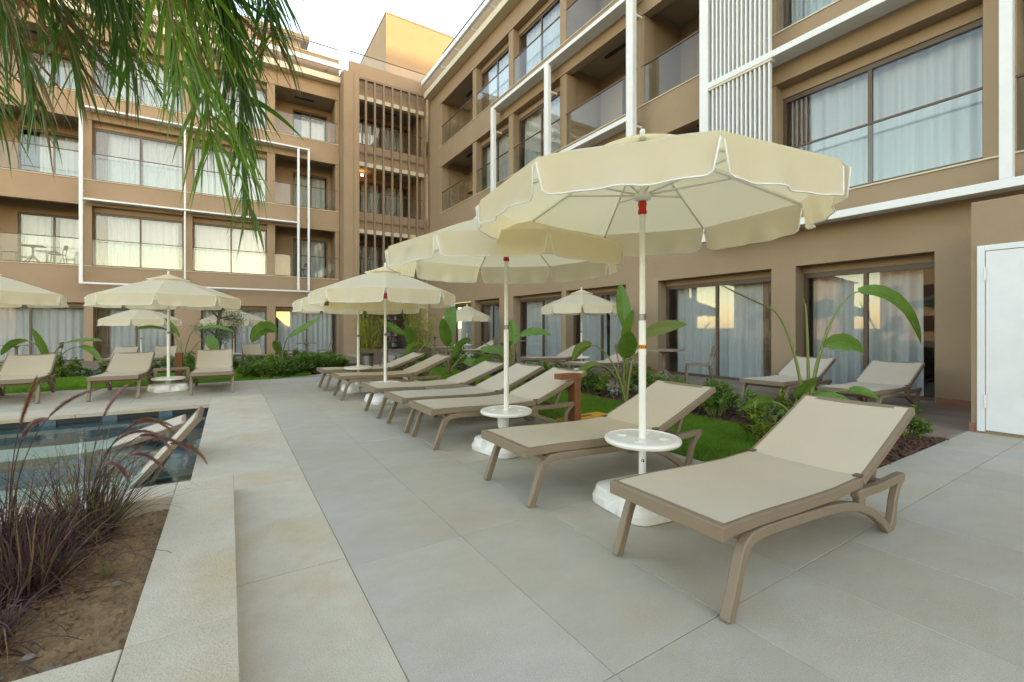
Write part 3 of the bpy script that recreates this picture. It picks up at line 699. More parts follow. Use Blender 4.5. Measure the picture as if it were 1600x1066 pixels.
for (x, y, rz, lab, an) in (
    (1.62, 1.33, -1, 'beige sling sun lounger nearest the camera, in front of the foremost parasol', 24),
    (1.60, 2.65, -1.5, 'beige sling sun lounger between the two nearest parasols', 22),
    (1.60, 4.23, 0, 'beige sling sun lounger just behind the second parasol pole, beside the rust post', 22),
    (1.58, 5.01, 1, 'beige sling sun lounger touching its neighbour behind the second parasol', 22),
    (1.55, 5.95, 0, 'beige sling sun lounger with the small resin side table at its flank', 20),
    (1.46, 7.65, 0, 'beige sling sun lounger between the third and fourth parasols', 22),
    (1.42, 8.86, 0, 'beige sling sun lounger at the far end of the lawn row', 20)):
    lounger(x, y, rz, lab, GR, an)
GL = 'sun loungers facing the camera across the pool'
lounger(-2.72, 9.42, 97, 'beige sun lounger left of the far pool row, turned slightly aside', GL, 24)
lounger(-1.53, 9.27, 90, 'beige sun lounger in the middle of the far pool row', GL, 24)
lounger(-.24, 9.22, 90, 'beige sun lounger right of the white parasol base beyond the pool', GL, 26)
GT = 'sun loungers on the hotel terraces'
lounger(6.50, 3.55, 4, 'beige sun lounger on the brown terrace behind the drooping paddle leaf plant', GT, 22)
lounger(6.50, 2.50, 2, 'beige sun lounger on the brown terrace nearest the white door', GT, 22)
lounger(6.33, 7.45, 3, 'beige sun lounger on the terrace in front of the small white parasol', GT, 22)
lounger(6.35, 9.35, 3, 'beige sun lounger on the terrace behind the small white parasol', GT, 22)
lounger(6.35, 14.1, 0, 'beige sun lounger in front of the farthest terrace parasol', GT, 24)
lounger(6.35, 16.3, 0, 'beige sun lounger behind the farthest terrace parasol', GT, 24)
lounger(-2.85, 17.1, 88, 'beige sun lounger left of the small parasol on the far terrace', GT, 24, z=TZ)
lounger(-1.72, 17.1, 92, 'beige sun lounger right of the small parasol on the far terrace', GT, 24, z=TZ)
lounger(-.42, 17.3, 90, 'beige sun lounger behind the olive trunk on the far terrace', GT, 26, z=TZ)
lounger(.78, 17.1, 93, 'beige sun lounger right of the parasol behind the olive tree', GT, 26, z=TZ)
GP = 'sun loungers standing in the pool'
lounger(-1.90, 4.93, 0, 'beige sun lounger in the shallow water beside the grass bed', GP, 50, z=-.54)
lounger(-2.35, 6.45, 4, 'low beige sun lounger in the pool, the farther of the two', GP, 16, z=-.50)

# ------------------------------------------------------------------ parasols
UR = 1.06; UH = .38; NP = 8; A0 = R(-115)
def corner(k, r): return (r*math.cos(A0+k*math.pi/4), r*math.sin(A0+k*math.pi/4))
def canopy_z(s): return UH*(1-s)+.05*s*(1-s)
ucache = {}
def umb_meshes():
    mb = MB(); ns, ntt = 9, 8
    for k in range(NP):
        base = len(mb.v)
        c0, c1 = corner(k, 1), corner(k+1, 1)
        for i in range(ns+1):
            s = .04+.96*i/ns
            for j in range(ntt+1):
                t = j/ntt; x = (c0[0]*(1-t)+c1[0]*t)*UR*s; y = (c0[1]*(1-t)+c1[1]*t)*UR*s
                z = canopy_z(s)-.035*math.sin(math.pi*t)*s*(1.15-s)+.006*mn.noise((x*5, y*5, k))
                mb.v.append((x, y, z))
        for i in range(ns):
            for j in range(ntt): a = base+i*(ntt+1)+j; mb.f.append((a, a+1, a+ntt+2, a+ntt+1))
    ucache['canopy'] = mb.mesh('canopy', smooth=False); autosm(ucache['canopy'])
    mb = MB(); vr = .30
    for k in range(NP):
        base = len(mb.v); c0, c1 = corner(k, 1), corner(k+1, 1)
        for i in range(4):
            s = .02+.98*i/3
            for j in range(7):
                t = j/6; f = s*vr*(1+(.12*math.sin(math.pi*t) if i == 3 else 0))
                x = (c0[0]*(1-t)+c1[0]*t)*f; y = (c0[1]*(1-t)+c1[1]*t)*f
                mb.v.append((x, y, UH+.035-.36*(f)+(.012*math.sin(math.pi*t) if i == 3 else 0)))
        for i in range(3):
            for j in range(6): a = base+i*7+j; mb.f.append((a, a+1, a+8, a+7))
    ucache['vent'] = mb.mesh('vent_cap'); autosm(ucache['vent'])
    for k in range(NP):
        r = random.Random(k+40); c0, c1 = Vector((*corner(k, UR), 0)), Vector((*corner(k+1, UR), 0))
        out = ((c0+c1)/2).normalized(); mb = MB(); nt_, nd = 28, 7; edge = []
        p1, p2 = r.uniform(0, 6), r.uniform(0, 6); fl = r.uniform(.02, .07)
        for i in range(nt_+1):
            t = i/nt_; e = min(t, 1-t); dep = .185
            dep *= math.sqrt(max(0, 1-(1-min(e, .06)/.06)**2))*.8+.2
            dep += .012*math.sin(t*math.pi)
            for j in range(nd+1):
                q = j/nd; wv = (.016*math.sin(t*13+p1)+.012*math.sin(t*23+p2))*q*q
                inset = .005*(1-2*t)  # pulls the flap sides off the corner
                p = c0*(1-t)+c1*t+(c1-c0).normalized()*inset*q+out*(.004+fl*q*q*(.5+math.sin(math.pi*t)*.5)+wv)
                mb.v.append((p.x, p.y, -dep*q))
            edge.append(Vector(mb.v[-1]))
        for i in range(nt_):
            for j in range(nd): a = i*(nd+1)+j; mb.f.append((a, a+1, a+nd+2, a+nd+1))
        ucache['flap', k] = mb.mesh('valance_flap', smooth=True)
        ucache['pipe', k] = MB().tube(edge, .0045, 5).mesh('piping', smooth=True)
        c = corner(k, 1); apex = (c[0]*.03, c[1]*.03, UH-.035); tip = (c[0]*(UR-.01), c[1]*(UR-.01), -.012)
        mid = (c[0]*UR*.5, c[1]*UR*.5, canopy_z(.5)-.022)
        ucache['rib', k] = MB().tube([apex, mid, tip], .0075, 6).mesh('rib', smooth=True)
        m2 = (c[0]*UR*.56, c[1]*UR*.56, canopy_z(.56)-.03)
        ucache['strut', k] = MB().tube([(c[0]*.05, c[1]*.05, .045), m2], .0065, 6).mesh('strut', smooth=True)
    ucache['finial'] = MB().lathe([(.0, -.03), (.022, -.03), (.022, .0), (.012, .012), (.02, .03), (.014, .045), (.002, .05)], 12).mesh('finial', smooth=True)
    ucache['runner'] = MB().lathe([(.028, .0), (.055, .012), (.055, .05), (.03, .062), (.03, .075)], 14).mesh('runner', smooth=True)
    ucache['hub'] = MB().lathe([(.02, UH-.06), (.045, UH-.05), (.045, UH-.02), (.02, UH-.01)], 14).mesh('hub', smooth=True)
    ucache['catch'] = MB().lathe([(.022, -.085), (.030, -.075), (.024, -.045), (.030, -.02), (.024, .0), (.02, .002)], 12).mesh('catch_handle', smooth=True)
    # tray with cup wells (boolean cut)
    tr = MB().lathe([(.0, .0), (.22, .0), (.238, .006), (.245, .02), (.24, .034), (.225, .038), (.218, .032), (.0, .032)], 40).mesh('tray')
    o = bpy.data.objects.new('tmp', tr); col.objects.link(o); cuts = []
    for a in (40, 130, 220, 310):
        cme = MB().lathe([(.030, .012), (.036, .06)], 20, (.135*math.cos(R(a)), .135*math.sin(R(a)), 0)).mesh('cut')
        c = bpy.data.objects.new('cut', cme); col.objects.link(c); cuts.append(c)
        md = o.modifiers.new('b', 'BOOLEAN'); md.operation = 'DIFFERENCE'; md.object = c; md.solver = 'EXACT'
    dg = bpy.context.evaluated_depsgraph_get(); me = bpy.data.meshes.new_from_object(o.evaluated_get(dg)); me.name = 'tray'
    for c in cuts+[o]: bpy.data.objects.remove(c)
    autosm(me); ucache['tray'] = me
    ucache['cupholder'] = MB().lathe([(.036, -.10), (.046, -.09), (.052, .0), (.058, .0), (.058, .01)], 18).mesh('bottle_holder', smooth=True)
    # ballast base: lobed outline
    mb = MB(); n = 96; lv = [(0, .95), (.012, .99), (.062, 1.0), (.074, .985), (.078, .955), (.082, .95), (.125, .93), (.14, .90), (.148, .84), (.150, .70), (.156, .66), (.158, .25)]
    for (z, f) in lv:
        for i in range(n):
            th = 2*math.pi*i/n; c_, s_ = abs(math.cos(th)), abs(math.sin(th))
            r = min(.262/((c_**6+s_**6)**(1/6)), .325)
            dm = abs(math.fmod(th+math.pi/4, math.pi/2)-math.pi/4)
            if .012 < z < .13: r -= .04/(1+math.exp((dm-.2)*60))
            mb.v.append((r*f*math.cos(th), r*f*math.sin(th), z))
    for j in range(len(lv)-1):
        for i in range(n): mb.f.append((j*n+i, j*n+(i+1) % n, (j+1)*n+(i+1) % n, (j+1)*n+i))
    mb.f += [tuple(range(n-1, -1, -1)), tuple((len(lv)-1)*n+i for i in range(n))]
    mb.v = [(a_, b_, c_*.84) for a_, b_, c_ in mb.v]; ucache['base'] = mb.mesh('base'); autosm(ucache['base'], 22)
    ucache['collar'] = MB().lathe([(.03, .125), (.055, .127), (.055, .145), (.036, .175), (.030, .195)], 14).mesh('base_collar', smooth=True)
def autosm(me, a=35):
    me.shade_smooth(); me.set_sharp_from_angle(angle=R(a))
umb_meshes()
polecache = {}
def parasol(x, y, z0, rim, label, group, scale=1.0, tray=.42, rz=0, lean=(0, 0), sticker=False, patch=None, holder=False):
    root = empty('parasol', (x, y, z0), R(rz)); tag(root, label, 'parasol', group); root.scale = (scale, scale, 1)
    root.rotation_euler = (R(lean[0]), R(lean[1]), R(rz))
    top = rim+UH
    def p(name, me, m, zz=0, par=root): return obj(name, me, m, par, (0, 0, zz))
    key = round(rim, 2)
    if key not in polecache:
        polecache[key] = (MB().lathe([(.0235, .1), (.0235, rim*.62), (.022, rim*.62+.004)], 14).mesh('pole', smooth=False), MB().lathe([(.019, rim*.62), (.019, top-.01)], 14).mesh('upper_pole'))
        for me in polecache[key]: autosm(me)
    p('pole', polecache[key][0], 'whitep'); p('upper_pole', polecache[key][1], 'whitep')
    p('pole_joint', MB().lathe([(.026, -.02), (.026, .02)], 14).mesh('pole_joint'), 'binmetal', rim*.62)
    cn = p('canopy', ucache['canopy'], 'fabric', rim); p('vent_cap', ucache['vent'], 'fabric', 0, cn)
    for k in range(NP):
        f = p('valance_flap', ucache['flap', k], 'fabric', rim); p('piping', ucache['pipe', k], 'piping', 0, f)
        p('rib', ucache['rib', k], 'whitep', rim); p('strut', ucache['strut', k], 'whitep', rim)
    p('finial', ucache['finial'], 'whitep', top+.035); p('runner', ucache['runner'], 'whitep', rim); p('hub', ucache['hub'], 'whitep', rim)
    p('catch_handle', ucache['catch'], 'red', rim)
    tr = p('tray', ucache['tray'], 'whitep', tray)
    if holder:
        h = p('bottle_holder', ucache['cupholder'], 'whitep', -.001, tr); h.location = (-.12, -.09, -.001)
    p('base', ucache['base'], 'whitep'); p('base_collar', ucache['collar'], 'whitep')
    if sticker:
        s = p('sticker', MB().lathe([(.0242, 0), (.0242, .026)], 14).mesh('sticker'), 'orange', 1.01)
        p('sticker_text', MB().lathe([(.0242, 0), (.0242, .034)], 14).mesh('sticker_text'), 'piping', .973)
        # little dark printed signs on the band, and the mark below the tray
        for i in range(10):
            a = R(36*i); c, s2 = math.cos(a), math.sin(a); hh = .008 if i % 2 else .012
            q = [(.0246*math.cos(a+d), .0246*math.sin(a+d), 1.023+hz) for d, hz in ((-.13, -hh*.5), (.13, -hh*.5), (.13, hh*.5), (-.13, hh*.5))]
            obj('sticker_sign', MB().add(q, [(0, 1, 2, 3)]).mesh('sticker_sign'), 'ink', s)
            s_ = s.children[-1] if s.children else None
        for ch in s.children: ch.location.z = -1.01
    if sticker or holder:
        # ring-and-tail mark printed on the pole
        a0 = math.atan2(-y, -x)-R(rz); mk = MB()
        def pt(du, dz): a = a0+du/.024; return (.0240*math.cos(a), .0240*math.sin(a), .30+dz)
        n = 14
        for i in range(n):
            a, b2 = 2*math.pi*i/n, 2*math.pi*(i+1)/n
            mk.add([pt(.0085*math.cos(a), .0085*math.sin(a)), pt(.0085*math.cos(b2), .0085*math.sin(b2)), pt(.0045*math.cos(b2), .0045*math.sin(b2)), pt(.0045*math.cos(a), .0045*math.sin(a))], [(0, 1, 2, 3)])
        mk.add([pt(.005, -.010), pt(.012, -.010), pt(.012, .010), pt(.007, .010)], [(0, 1, 2, 3)])
        part('printed_mark', mk, 'ink', root)
    if patch is not None:
        k, t_, inner = patch; c0, c1 = Vector((*corner(k, UR), 0)), Vector((*corner(k+1, UR), 0)); out = ((c0+c1)/2).normalized(); d = (c1-c0).normalized()
        c = c0*(1-t_)+c1*t_+out*(.02 if not inner else -.012)
        q = [c+d*a+Vector((0, 0, b2)) for a, b2 in ((-.055, -.115), (.055, -.115), (.055, -.05), (-.055, -.05))]
        o2 = [v+out*(.006 if not inner else -.006) for v in q]
        lp = p('leather_patch', MB().add(q+o2, [(0, 1, 2, 3), (4, 5, 6, 7), (0, 1, 5, 4), (1, 2, 6, 5), (2, 3, 7, 6), (3, 0, 4, 7)]).mesh('leather_patch'), 'patch', rim)
        tx = MB(); e = out*(.0075 if not inner else -.0075)
        for i in range(6):
            a = -.036+.0135*i; hh = .012 if i % 3 else .018
            tx.add([c+e+d*(a-.003)+Vector((0, 0, -.083-hh/2)), c+e+d*(a+.004)+Vector((0, 0, -.083-hh/2)), c+e+d*(a+.004)+Vector((0, 0, -.083+hh/2)), c+e+d*(a-.003)+Vector((0, 0, -.083+hh/2))], [(0, 1, 2, 3)])
        part('patch_lettering', tx, 'lframe', lp)
    return root
GU = 'cream parasols along the lounger row'
parasol(2.24, 1.98, 0, 1.955, 'large cream parasol nearest the camera with orange sticker on its pole', GU, tray=.41, sticker=True, rz=-6, scale=.975)
parasol(2.20, 3.58, 0, 1.85, 'cream parasol second in the row, bottle holder under its tray', GU, tray=.34, rz=10, holder=True, patch=(6, .5, True))
parasol(2.03, 6.85, 0, 1.67, 'cream parasol third in the row, standing among the loungers', GU, tray=.26, rz=9)
parasol(1.96, 8.25, 0, 1.60, 'cream parasol fourth in the row, partly behind the third, with leather patch', GU, tray=.40, rz=5, patch=(7, .5, False))
parasol(-.92, 10.15, 0, 1.69, 'cream parasol beyond the pool between two loungers', 'cream parasols beyond the pool', tray=.20, rz=22, scale=1.04)
parasol(-3.42, 10.5, 0, 1.69, 'cream parasol cut by the left edge of the picture', 'cream parasols beyond the pool', tray=.35, rz=10, scale=1.04)
GS = 'small parasols on the hotel terraces'
parasol(-2.26, 17.6, TZ, 1.53, 'small pale parasol on the far terrace seen under the pool parasol', GS, tray=.40, rz=20, scale=.93)
parasol(.14, 17.75, TZ, 1.53, 'small pale parasol behind the olive tree', GS, tray=.38, rz=5, scale=.93)
parasol(7.60, 15.2, 0, 1.55, 'small pale parasol farthest along the right terrace', GS, tray=.45, rz=12, scale=.85)
parasol(7.33, 8.4, 0, 1.66, 'small pale parasol on the right terrace between two loungers', GS, tray=.38, rz=30, scale=.90)

# ------------------------------------------------------------------ tables, chairs, posts, bin
def make_table():
    r = empty('bistro_table'); mb = MB(); n = 40; h = .72
    for z in (h-.022, h):
        for i in range(n):
            th = 2*math.pi*i/n; c, s = abs(math.cos(th)), abs(math.sin(th)); q = .33/((c**6+s**6)**(1/6))
            q *= (.985 if z == h else 1); mb.v.append((q*math.cos(th), q*math.sin(th), z))
    mb.f += [(i, (i+1) % n, n+(i+1) % n, n+i) for i in range(n)]+[tuple(range(n-1, -1, -1)), tuple(range(n, 2*n))]
    part('table_top', mb, 'lframe', r)
    part('pedestal', MB().lathe([(.035, .28), (.032, .45), (.034, .62), (.07, .66), (.11, h-.023)], 16), 'lframe', r, smooth=True)
    for a in (45, 135, 225, 315):
        c, s = math.cos(R(a)), math.sin(R(a)); part('leg', MB().tube([(.015*c, .015*s, .33), (.12*c, .12*s, .22), (.30*c, .30*s, .012)], [.028, .024, .018], 8), 'lframe', r, smooth=True)
    return r
def make_chair():
    r = empty('bistro_chair')
    part('seat', MB().box(-.21, .21, -.21, .21, .43, .455), 'lframe', r, bevel=.008)
    mb = MB(); n = 10
    for i in range(n+1):
        a = (i/n-.5)*2; y = .22*a; x = -.225-.035*(1-a*a)
        mb.v += [(x-.02, y, .60), (x-.055, y, .80-.015*a*a), (x-.035, y, .80-.015*a*a), (x, y, .60)]
    for i in range(n): a = 4*i; mb.f += [(a+k, a+(k+1) % 4, a+4+(k+1) % 4, a+4+k) for k in range(4)]
    mb.f += [(3, 2, 1, 0), tuple(4*n+k for k in range(4))]
    part('backrest', mb, 'lframe', r, bevel=.003)
    for s in (-1, 1):
        part('leg', MB().tube([(.19, s*.18, .44), (.24, s*.215, 0)], [.017, .013], 8), 'lframe', r, smooth=True)
        part('leg', MB().tube([(-.245, s*.205, .66), (-.20, s*.19, .44), (-.27, s*.21, 0)], [.014, .017, .013], 8), 'lframe', r, smooth=True)
    return r
tp, cp = make_table(), make_chair(); first = [True, True]
def put(kind, x, y, z, rz, label):
    i = 0 if kind == 'table' else 1; src = (tp, cp)[i]
    o = src if first[i] else copy_tree(src); first[i] = False
    o.location = (x, y, z); o.rotation_euler.z = R(rz); tag(o, label, kind, 'bistro tables on the terraces' if i == 0 else 'bistro chairs on the terraces')
put('table', 7.05, 5.7, 0, 20, 'taupe square bistro table on the brown terrace, behind the nearest parasol pole')
put('chair', 7.42, 5.22, 0, 130, 'taupe resin chair right of the table by the near curtained window')
put('chair', 6.85, 6.35, 0, -60, 'taupe resin chair left of the table, half hidden by the parasol pole')
put('table', 7.7, 12.0, 0, 5, 'taupe bistro table between the small parasols of the right terrace')
put('chair', 7.6, 12.6, 0, -90, 'taupe chair behind the table between the small terrace parasols')
put('table', 7.7, 18.6, 0, 0, 'taupe bistro table near the inner corner of the hotel')
put('table', -5.75, 20.6, TZ, 10, 'taupe bistro table at the left end of the far terrace')
put('chair', -4.95, 20.55, TZ, 180, 'taupe chair with its back to the pier, beside the leftmost table')
put('table', 2.4, 17.9, TZ, 0, 'taupe bistro table behind the clipped shrubs of the far terrace')
put('chair', 1.8, 17.9, TZ, 0, 'taupe chair left of the table behind the clipped shrubs')
put('chair', 3.0, 17.85, TZ, 180, 'taupe chair right of the table behind the clipped shrubs')
put('table', -6.25, 23.95, FL[1]+.03, 0, 'bistro table on the first floor balcony at the left edge')
put('chair', -5.6, 23.95, FL[1]+.03, 180, 'chair right of the table on the first floor balcony')
put('chair', -6.9, 23.95, FL[1]+.03, 0, 'chair left of the table on the first floor balcony')
put('chair', 3.0, 24.0, FL[1]+.03, 200, 'lone chair on the first floor balcony beside the slatted corner')
put('table', 18.9*0+9.9, 18.9, FL[2]+.03, 0, 'small table on the second floor balcony next to the inner corner')
def side_table(x, y, rz, label, L=.54, Wd=.36, h=.37):
    r = empty('side_table', (x, y, 0), R(rz)); tag(r, label, 'side table', 'resin side tables')
    part('table_top', MB().box(-L/2, L/2, -Wd/2, Wd/2, h-.035, h), 'lframe', r, bevel=.006)
    for a in (-1, 1):
        for bb in (-1, 1): part('leg', MB().box(a*(L/2-.03)-.026, a*(L/2-.03)+.026, bb*(Wd/2-.03)-.026, bb*(Wd/2-.03)+.026, 0, h-.036), 'lframe', r, bevel=.004)
side_table(2.46, 5.47, 0, 'small taupe side table wedged between two loungers of the lawn row', Wd=.30)
side_table(-.92, 10.62, 8, 'small taupe side table behind the parasol beyond the pool')
def bollard(x, y, z, rz, label):
    r = empty('bollard_light', (x, y, z), R(rz)); tag(r, label, 'bollard light', 'rust coloured bollard lights')
    part('post', MB().box(-.045, .045, -.06, .06, -.02, .56), 'rust', r, bevel=.003)
    hd = part('head', MB().box(-.25, .045, -.06, .06, .561, .62), 'rust', r, bevel=.003)
    part('diffuser', MB().box(-.23, -.07, -.045, .045, .553, .5605), 'whitep', hd)
bollard(3.36, 3.97, 0, 0, 'rust coloured bollard light with hooked head beside the yellow board')
bollard(3.62, 12.2, -.05, 60, 'rust coloured bollard light by the waste bin near the entrance')
bollard(-.86, 11.35, 0, -90, 'rust coloured bollard light on the far lawn behind the parasol')
o = part('yellow_board', MB().box(-.35, .35, -.11, .11, 0, .035), 'yellow', loc=(3.64, 4.13, .034), bevel=.006); o.rotation_euler.z = R(4)
tag(o, 'flat yellow plastic board lying on the lawn by the rust post', 'board')
part('board_slot', MB().box(-.12, .12, -.03, .03, .0351, .037), 'rust', o)
r = empty('waste_bin', (3.12, 12.1, -.03)); tag(r, 'round dark metal waste bin at the lawn corner near the entrance', 'bin')
part('body', MB().lathe([(.13, 0), (.14, .01), (.14, .46), (.13, .46), (.12, .05)], 24), 'binmetal', r, smooth=False); part('rim', MB().lathe([(.143, .44), (.15, .445), (.15, .475), (.125, .475)], 24), 'dark', r)
part('inner_bag', MB().lathe([(.05, .30), (.124, .46), (.152, .478), (.152, .42)], 20), 'ink', r)
# entrance goods rack
r = empty('display_rack', (7.75, 25.0, TZ)); tag(r, 'narrow shelf rack of coloured packs inside the dark entrance', 'rack')
part('frame', MB().box(-.3, -.27, -.15, .15, 0, 1.9).box(.27, .3, -.15, .15, 0, 1.9), 'dark', r)
for k in range(6):
    part('shelf', MB().box(-.27, .27, -.15, .15, .2+.3*k, .215+.3*k), 'white', r)
    for j in range(4): part('pack', MB().box(-.25+.13*j, -.15+.13*j, -.14, 0, .216+.3*k, .40+.3*k), ('pack2', 'pack1', 'pack3')[(k+j) % 3], r)
# balcony wall lamp seen behind the slats
r = empty('wall_lamp', (5.75, 23.4, 8.9)); tag(r, 'lit round lamp on the second floor balcony behind the slats', 'lamp')
part('bulb', MB().lathe([(.01, -.06), (.06, -.03), (.06, .03), (.01, .06)], 14), 'lamp', r, smooth=True); part('stem', MB().tube([(0, 0, .06), (0, 0, .42)], .008), 'dark', r)

# ------------------------------------------------------------------ plants
def leaf_quad(mb, p, d, up, l, wd, fold=.25):
    sd = d.cross(up).normalized(); n = sd.cross(d)
    a = p; m1 = p+d*l*.45+n*0; t = p+d*l-n*l*.12
    mb.add([a, m1+sd*wd/2+n*wd*fold, t, m1-sd*wd/2+n*wd*fold, m1], [(0, 4, 1), (4, 2, 1), (0, 3, 4), (4, 3, 2)])
def shrub_mesh(seed, rad, h, nst, nl, ll, lw):
    r = random.Random(seed); mb = MB(); st = MB()
    for s in range(nst):
        a = r.uniform(0, 6.28); q = rad*math.sqrt(r.random()); tip = Vector((q*math.cos(a), q*math.sin(a), h*r.uniform(.55, 1)*(1-.45*(q/rad)**2)))
        b0 = Vector((tip.x*.25, tip.y*.25, 0)); st.tube([b0, (b0+tip)/2+Vector((0, 0, .03)), tip], [.006, .004, .002], 4)
        for k in range(nl):
            f = r.uniform(.3, 1.02)**.7; p = b0.lerp(tip, min(f, 1))
            az = r.uniform(0, 6.28); el = r.uniform(-.3, .9); d = Vector((math.cos(az)*math.cos(el), math.sin(az)*math.cos(el), math.sin(el)))
            leaf_quad(mb, p, d, Vector((0, 0, 1)), ll*r.uniform(.6, 1.15), lw*r.uniform(.7, 1.15))
    return mb.mesh('foliage'), st.mesh('stems')
kinds = {
    'glossy': ([shrub_mesh(i, .24, .36, 16, 17, .085, .04) for i in range(4)], 'leaf'),
    'yellow': ([shrub_mesh(i+20, .16, .30, 9, 13, .10, .05) for i in range(3)], 'leafy'),
    'grey': ([shrub_mesh(i+40, .20, .20, 14, 20, .06, .032) for i in range(3)], 'leafg')}
KW = {'glossy': 'dark glossy', 'yellow': 'yellow green', 'grey': 'silvery variegated'}
def shrub(kind, x, y, s, label, group):
    label = label.replace('{}', KW[kind]); group = group.replace('{}', KW[kind])
    ms, m = kinds[kind]; f, stm = ms[rnd.randrange(len(ms))]
    o = empty('shrub', (x, y, gz(y)-.01), rnd.uniform(0, 6.28)); o.scale = (s, s, s*rnd.uniform(.85, 1.2)); tag(o, label, 'shrub', group)
    obj('foliage', f, m, o); obj('stems', stm, 'stalk', o)
for k in range(80):                       # dense low hedge along the path edge
    f = rnd.random(); e0 = Vector((.95, 11.3)).lerp(Vector((3.3, 15.0)), f); off = rnd.uniform(.08, 1.15)*(1-.25*f)
    shrub('glossy' if rnd.random() < .72 else 'yellow', e0.x-off*.85, e0.y+off*.5, rnd.uniform(1.0, 1.5), '{} shrub in the dense planting along the path edge', '{} shrubs massed along the path')
for k in range(84):
    x = -8+10*(k+rnd.random())/84; shrub(rnd.choice(['grey', 'glossy', 'yellow', 'grey']), x, rnd.uniform(15.65, 16.55), rnd.uniform(1.0, 1.6), 'low {} shrub in the strip between far lawn and terrace', '{} shrubs before the far terrace')
for k in range(44):
    y = 3.6+9*(k+rnd.random())/44; shrub(rnd.choice(['grey', 'glossy', 'glossy', 'yellow']), rnd.uniform(5.25, 6.1), y, rnd.uniform(.9, 1.4), 'low {} shrub in the bed between lawn and right terrace', '{} shrubs before the right terrace')
for k in range(14):
    y = 12.2+4*rnd.random(); shrub(rnd.choice(['glossy', 'grey', 'glossy']), 3.75+(y-12.2)*.5+rnd.uniform(0, .7), y, rnd.uniform(.9, 1.3), '{} shrub around the bamboo planters by the entrance', '{} shrubs by the entrance')
near = [('glossy', 4.75, 1.75, 1.0, 'glossy shrub peeping out behind the nearest lounger backrest'), ('glossy', 5.5, 1.85, .95, 'glossy shrub on bark mulch at the corner by the grey paving'),
        ('yellow', 4.45, 2.45, 1.15, 'yellow green leafy shrub at the lawn corner left of the nearest backrest'), ('glossy', 5.3, 2.9, 1.25, 'dark leafy shrub in the bed left of the drooping plant'),
        ('glossy', 5.35, 3.5, 1.15, 'spreading dark shrub where the lawn meets the bed'), ('yellow', 5.85, 2.9, 1.0, 'pale yellow shrub at the foot of the drooping plant'),
        ('glossy', 5.75, 3.7, 1.1, 'leafy shrub in front of the terrace lounger'), ('glossy', 4.45, 1.68, .9, 'small glossy shrub low behind the nearest lounger at the mulch edge'), ('yellow', 5.1, 1.72, .8, 'light green seedling shrub on the mulch strip'), ('glossy', 5.95, 1.75, .9, 'glossy shrub at the terrace end of the mulch strip'), ('glossy', 5.2, 4.15, 1.1, 'bushy shrub beside the lawn under the near window')]
for kd, x, y, s, lab in near: shrub(kd, x, y, s, lab, 'shrubs in the near mulch bed')

def paddle_leaf(mb_st, mb_bl, base, az, reach, height, bl, bw, droop, twist=0, fold=.25, split=0, seed=0):
    """petiole arching from base, then a paddle blade that goes on along the curve"""
    r = random.Random(seed); h = Vector((math.cos(az), math.sin(az), 0)); B0 = Vector(base)
    P = [B0, B0+h*reach*.12+Vector((0, 0, height*.55)), B0+h*reach*.55+Vector((0, 0, height*.98)), B0+h*reach+Vector((0, 0, height))]
    def bz(t): return P[0]*(1-t)**3+P[1]*3*t*(1-t)**2+P[2]*3*t*t*(1-t)+P[3]*t**3
    pts = [bz(i/10) for i in range(11)]
    mb_st.tube(pts, [.022-.014*i/10 for i in range(11)], 6)
    d = (pts[-1]-pts[-2]).normalized(); p = pts[-1].copy(); n = 12; step = bl/n; mid = [p.copy()]; dirs = [d.copy()]
    for i in range(n):
        d = (d+Vector((0, 0, -droop/n))+Vector((r.uniform(-.01, .01), r.uniform(-.01, .01), 0))).normalized(); p = p+d*step; mid.append(p.copy()); dirs.append(d.copy())
    for sgn in (-1, 1):
        base_i = len(mb_bl.v)
        for i in range(n+1):
            t = i/n; wd = bw*.5*(math.sin(math.pi*min(1, t*.93+.07))**.6)*(1-.25*t)
            dd = dirs[i]; sd = dd.cross(Vector((0, 0, 1)))
            sd = sd.normalized() if sd.length > .12 else h.cross(Vector((0, 0, 1))).normalized()
            sd = Matrix.Rotation(twist, 3, dd) @ sd; nn = sd.cross(dd).normalized()
            rag = 1-(.18*r.random() if split else .03*r.random())
            for q in (0, .5, 1):
                mb_bl.v.append(tuple(mid[i]+sd*sgn*wd*q*rag*math.cos(fold*q)+nn*wd*(math.sin(fold)*q*(1.1-q*.3)+.03*math.sin(i*1.7+sgn))))
        for i in range(n):
            for q in (0, 1): a = base_i+3*i+q; mb_bl.f.append((a, a+1, a+4, a+3))
    mb_st.tube([m-Vector((0, 0, .004)) for m in mid[::2]], [.008, .007, .006, .005, .004, .003, .002], 5)
def strelitzia(x, y, label, leaves, sheath=.25):
    z = gz(y)-.01; o = empty('paddle_leaf_plant', (x, y, z)); tag(o, label, 'plant', 'paddle leaf plants')
    for i, L in enumerate(leaves):
        st, bl = MB(), MB(); kw = dict(L[7]) if len(L) > 7 else {}; dry = kw.pop('dry', 0)
        paddle_leaf(st, bl, (.03*math.cos(i*2.1), .03*math.sin(i*2.1), 0), R(L[0]), L[1], L[2], L[3], L[4], L[5], twist=R(L[6]) if len(L) > 6 else 0, seed=i+int(abs(x*10)), **kw)
        s = part('petiole', st, 'stalk', o, smooth=True); part('blade', bl, 'streldry' if dry else 'strel', s, smooth=True)
    part('sheath', MB().tube([(0, 0, -.02), (.005, .005, sheath*.5), (0, .01, sheath)], [.05, .042, .03], 8), 'drystalk', o, smooth=True)
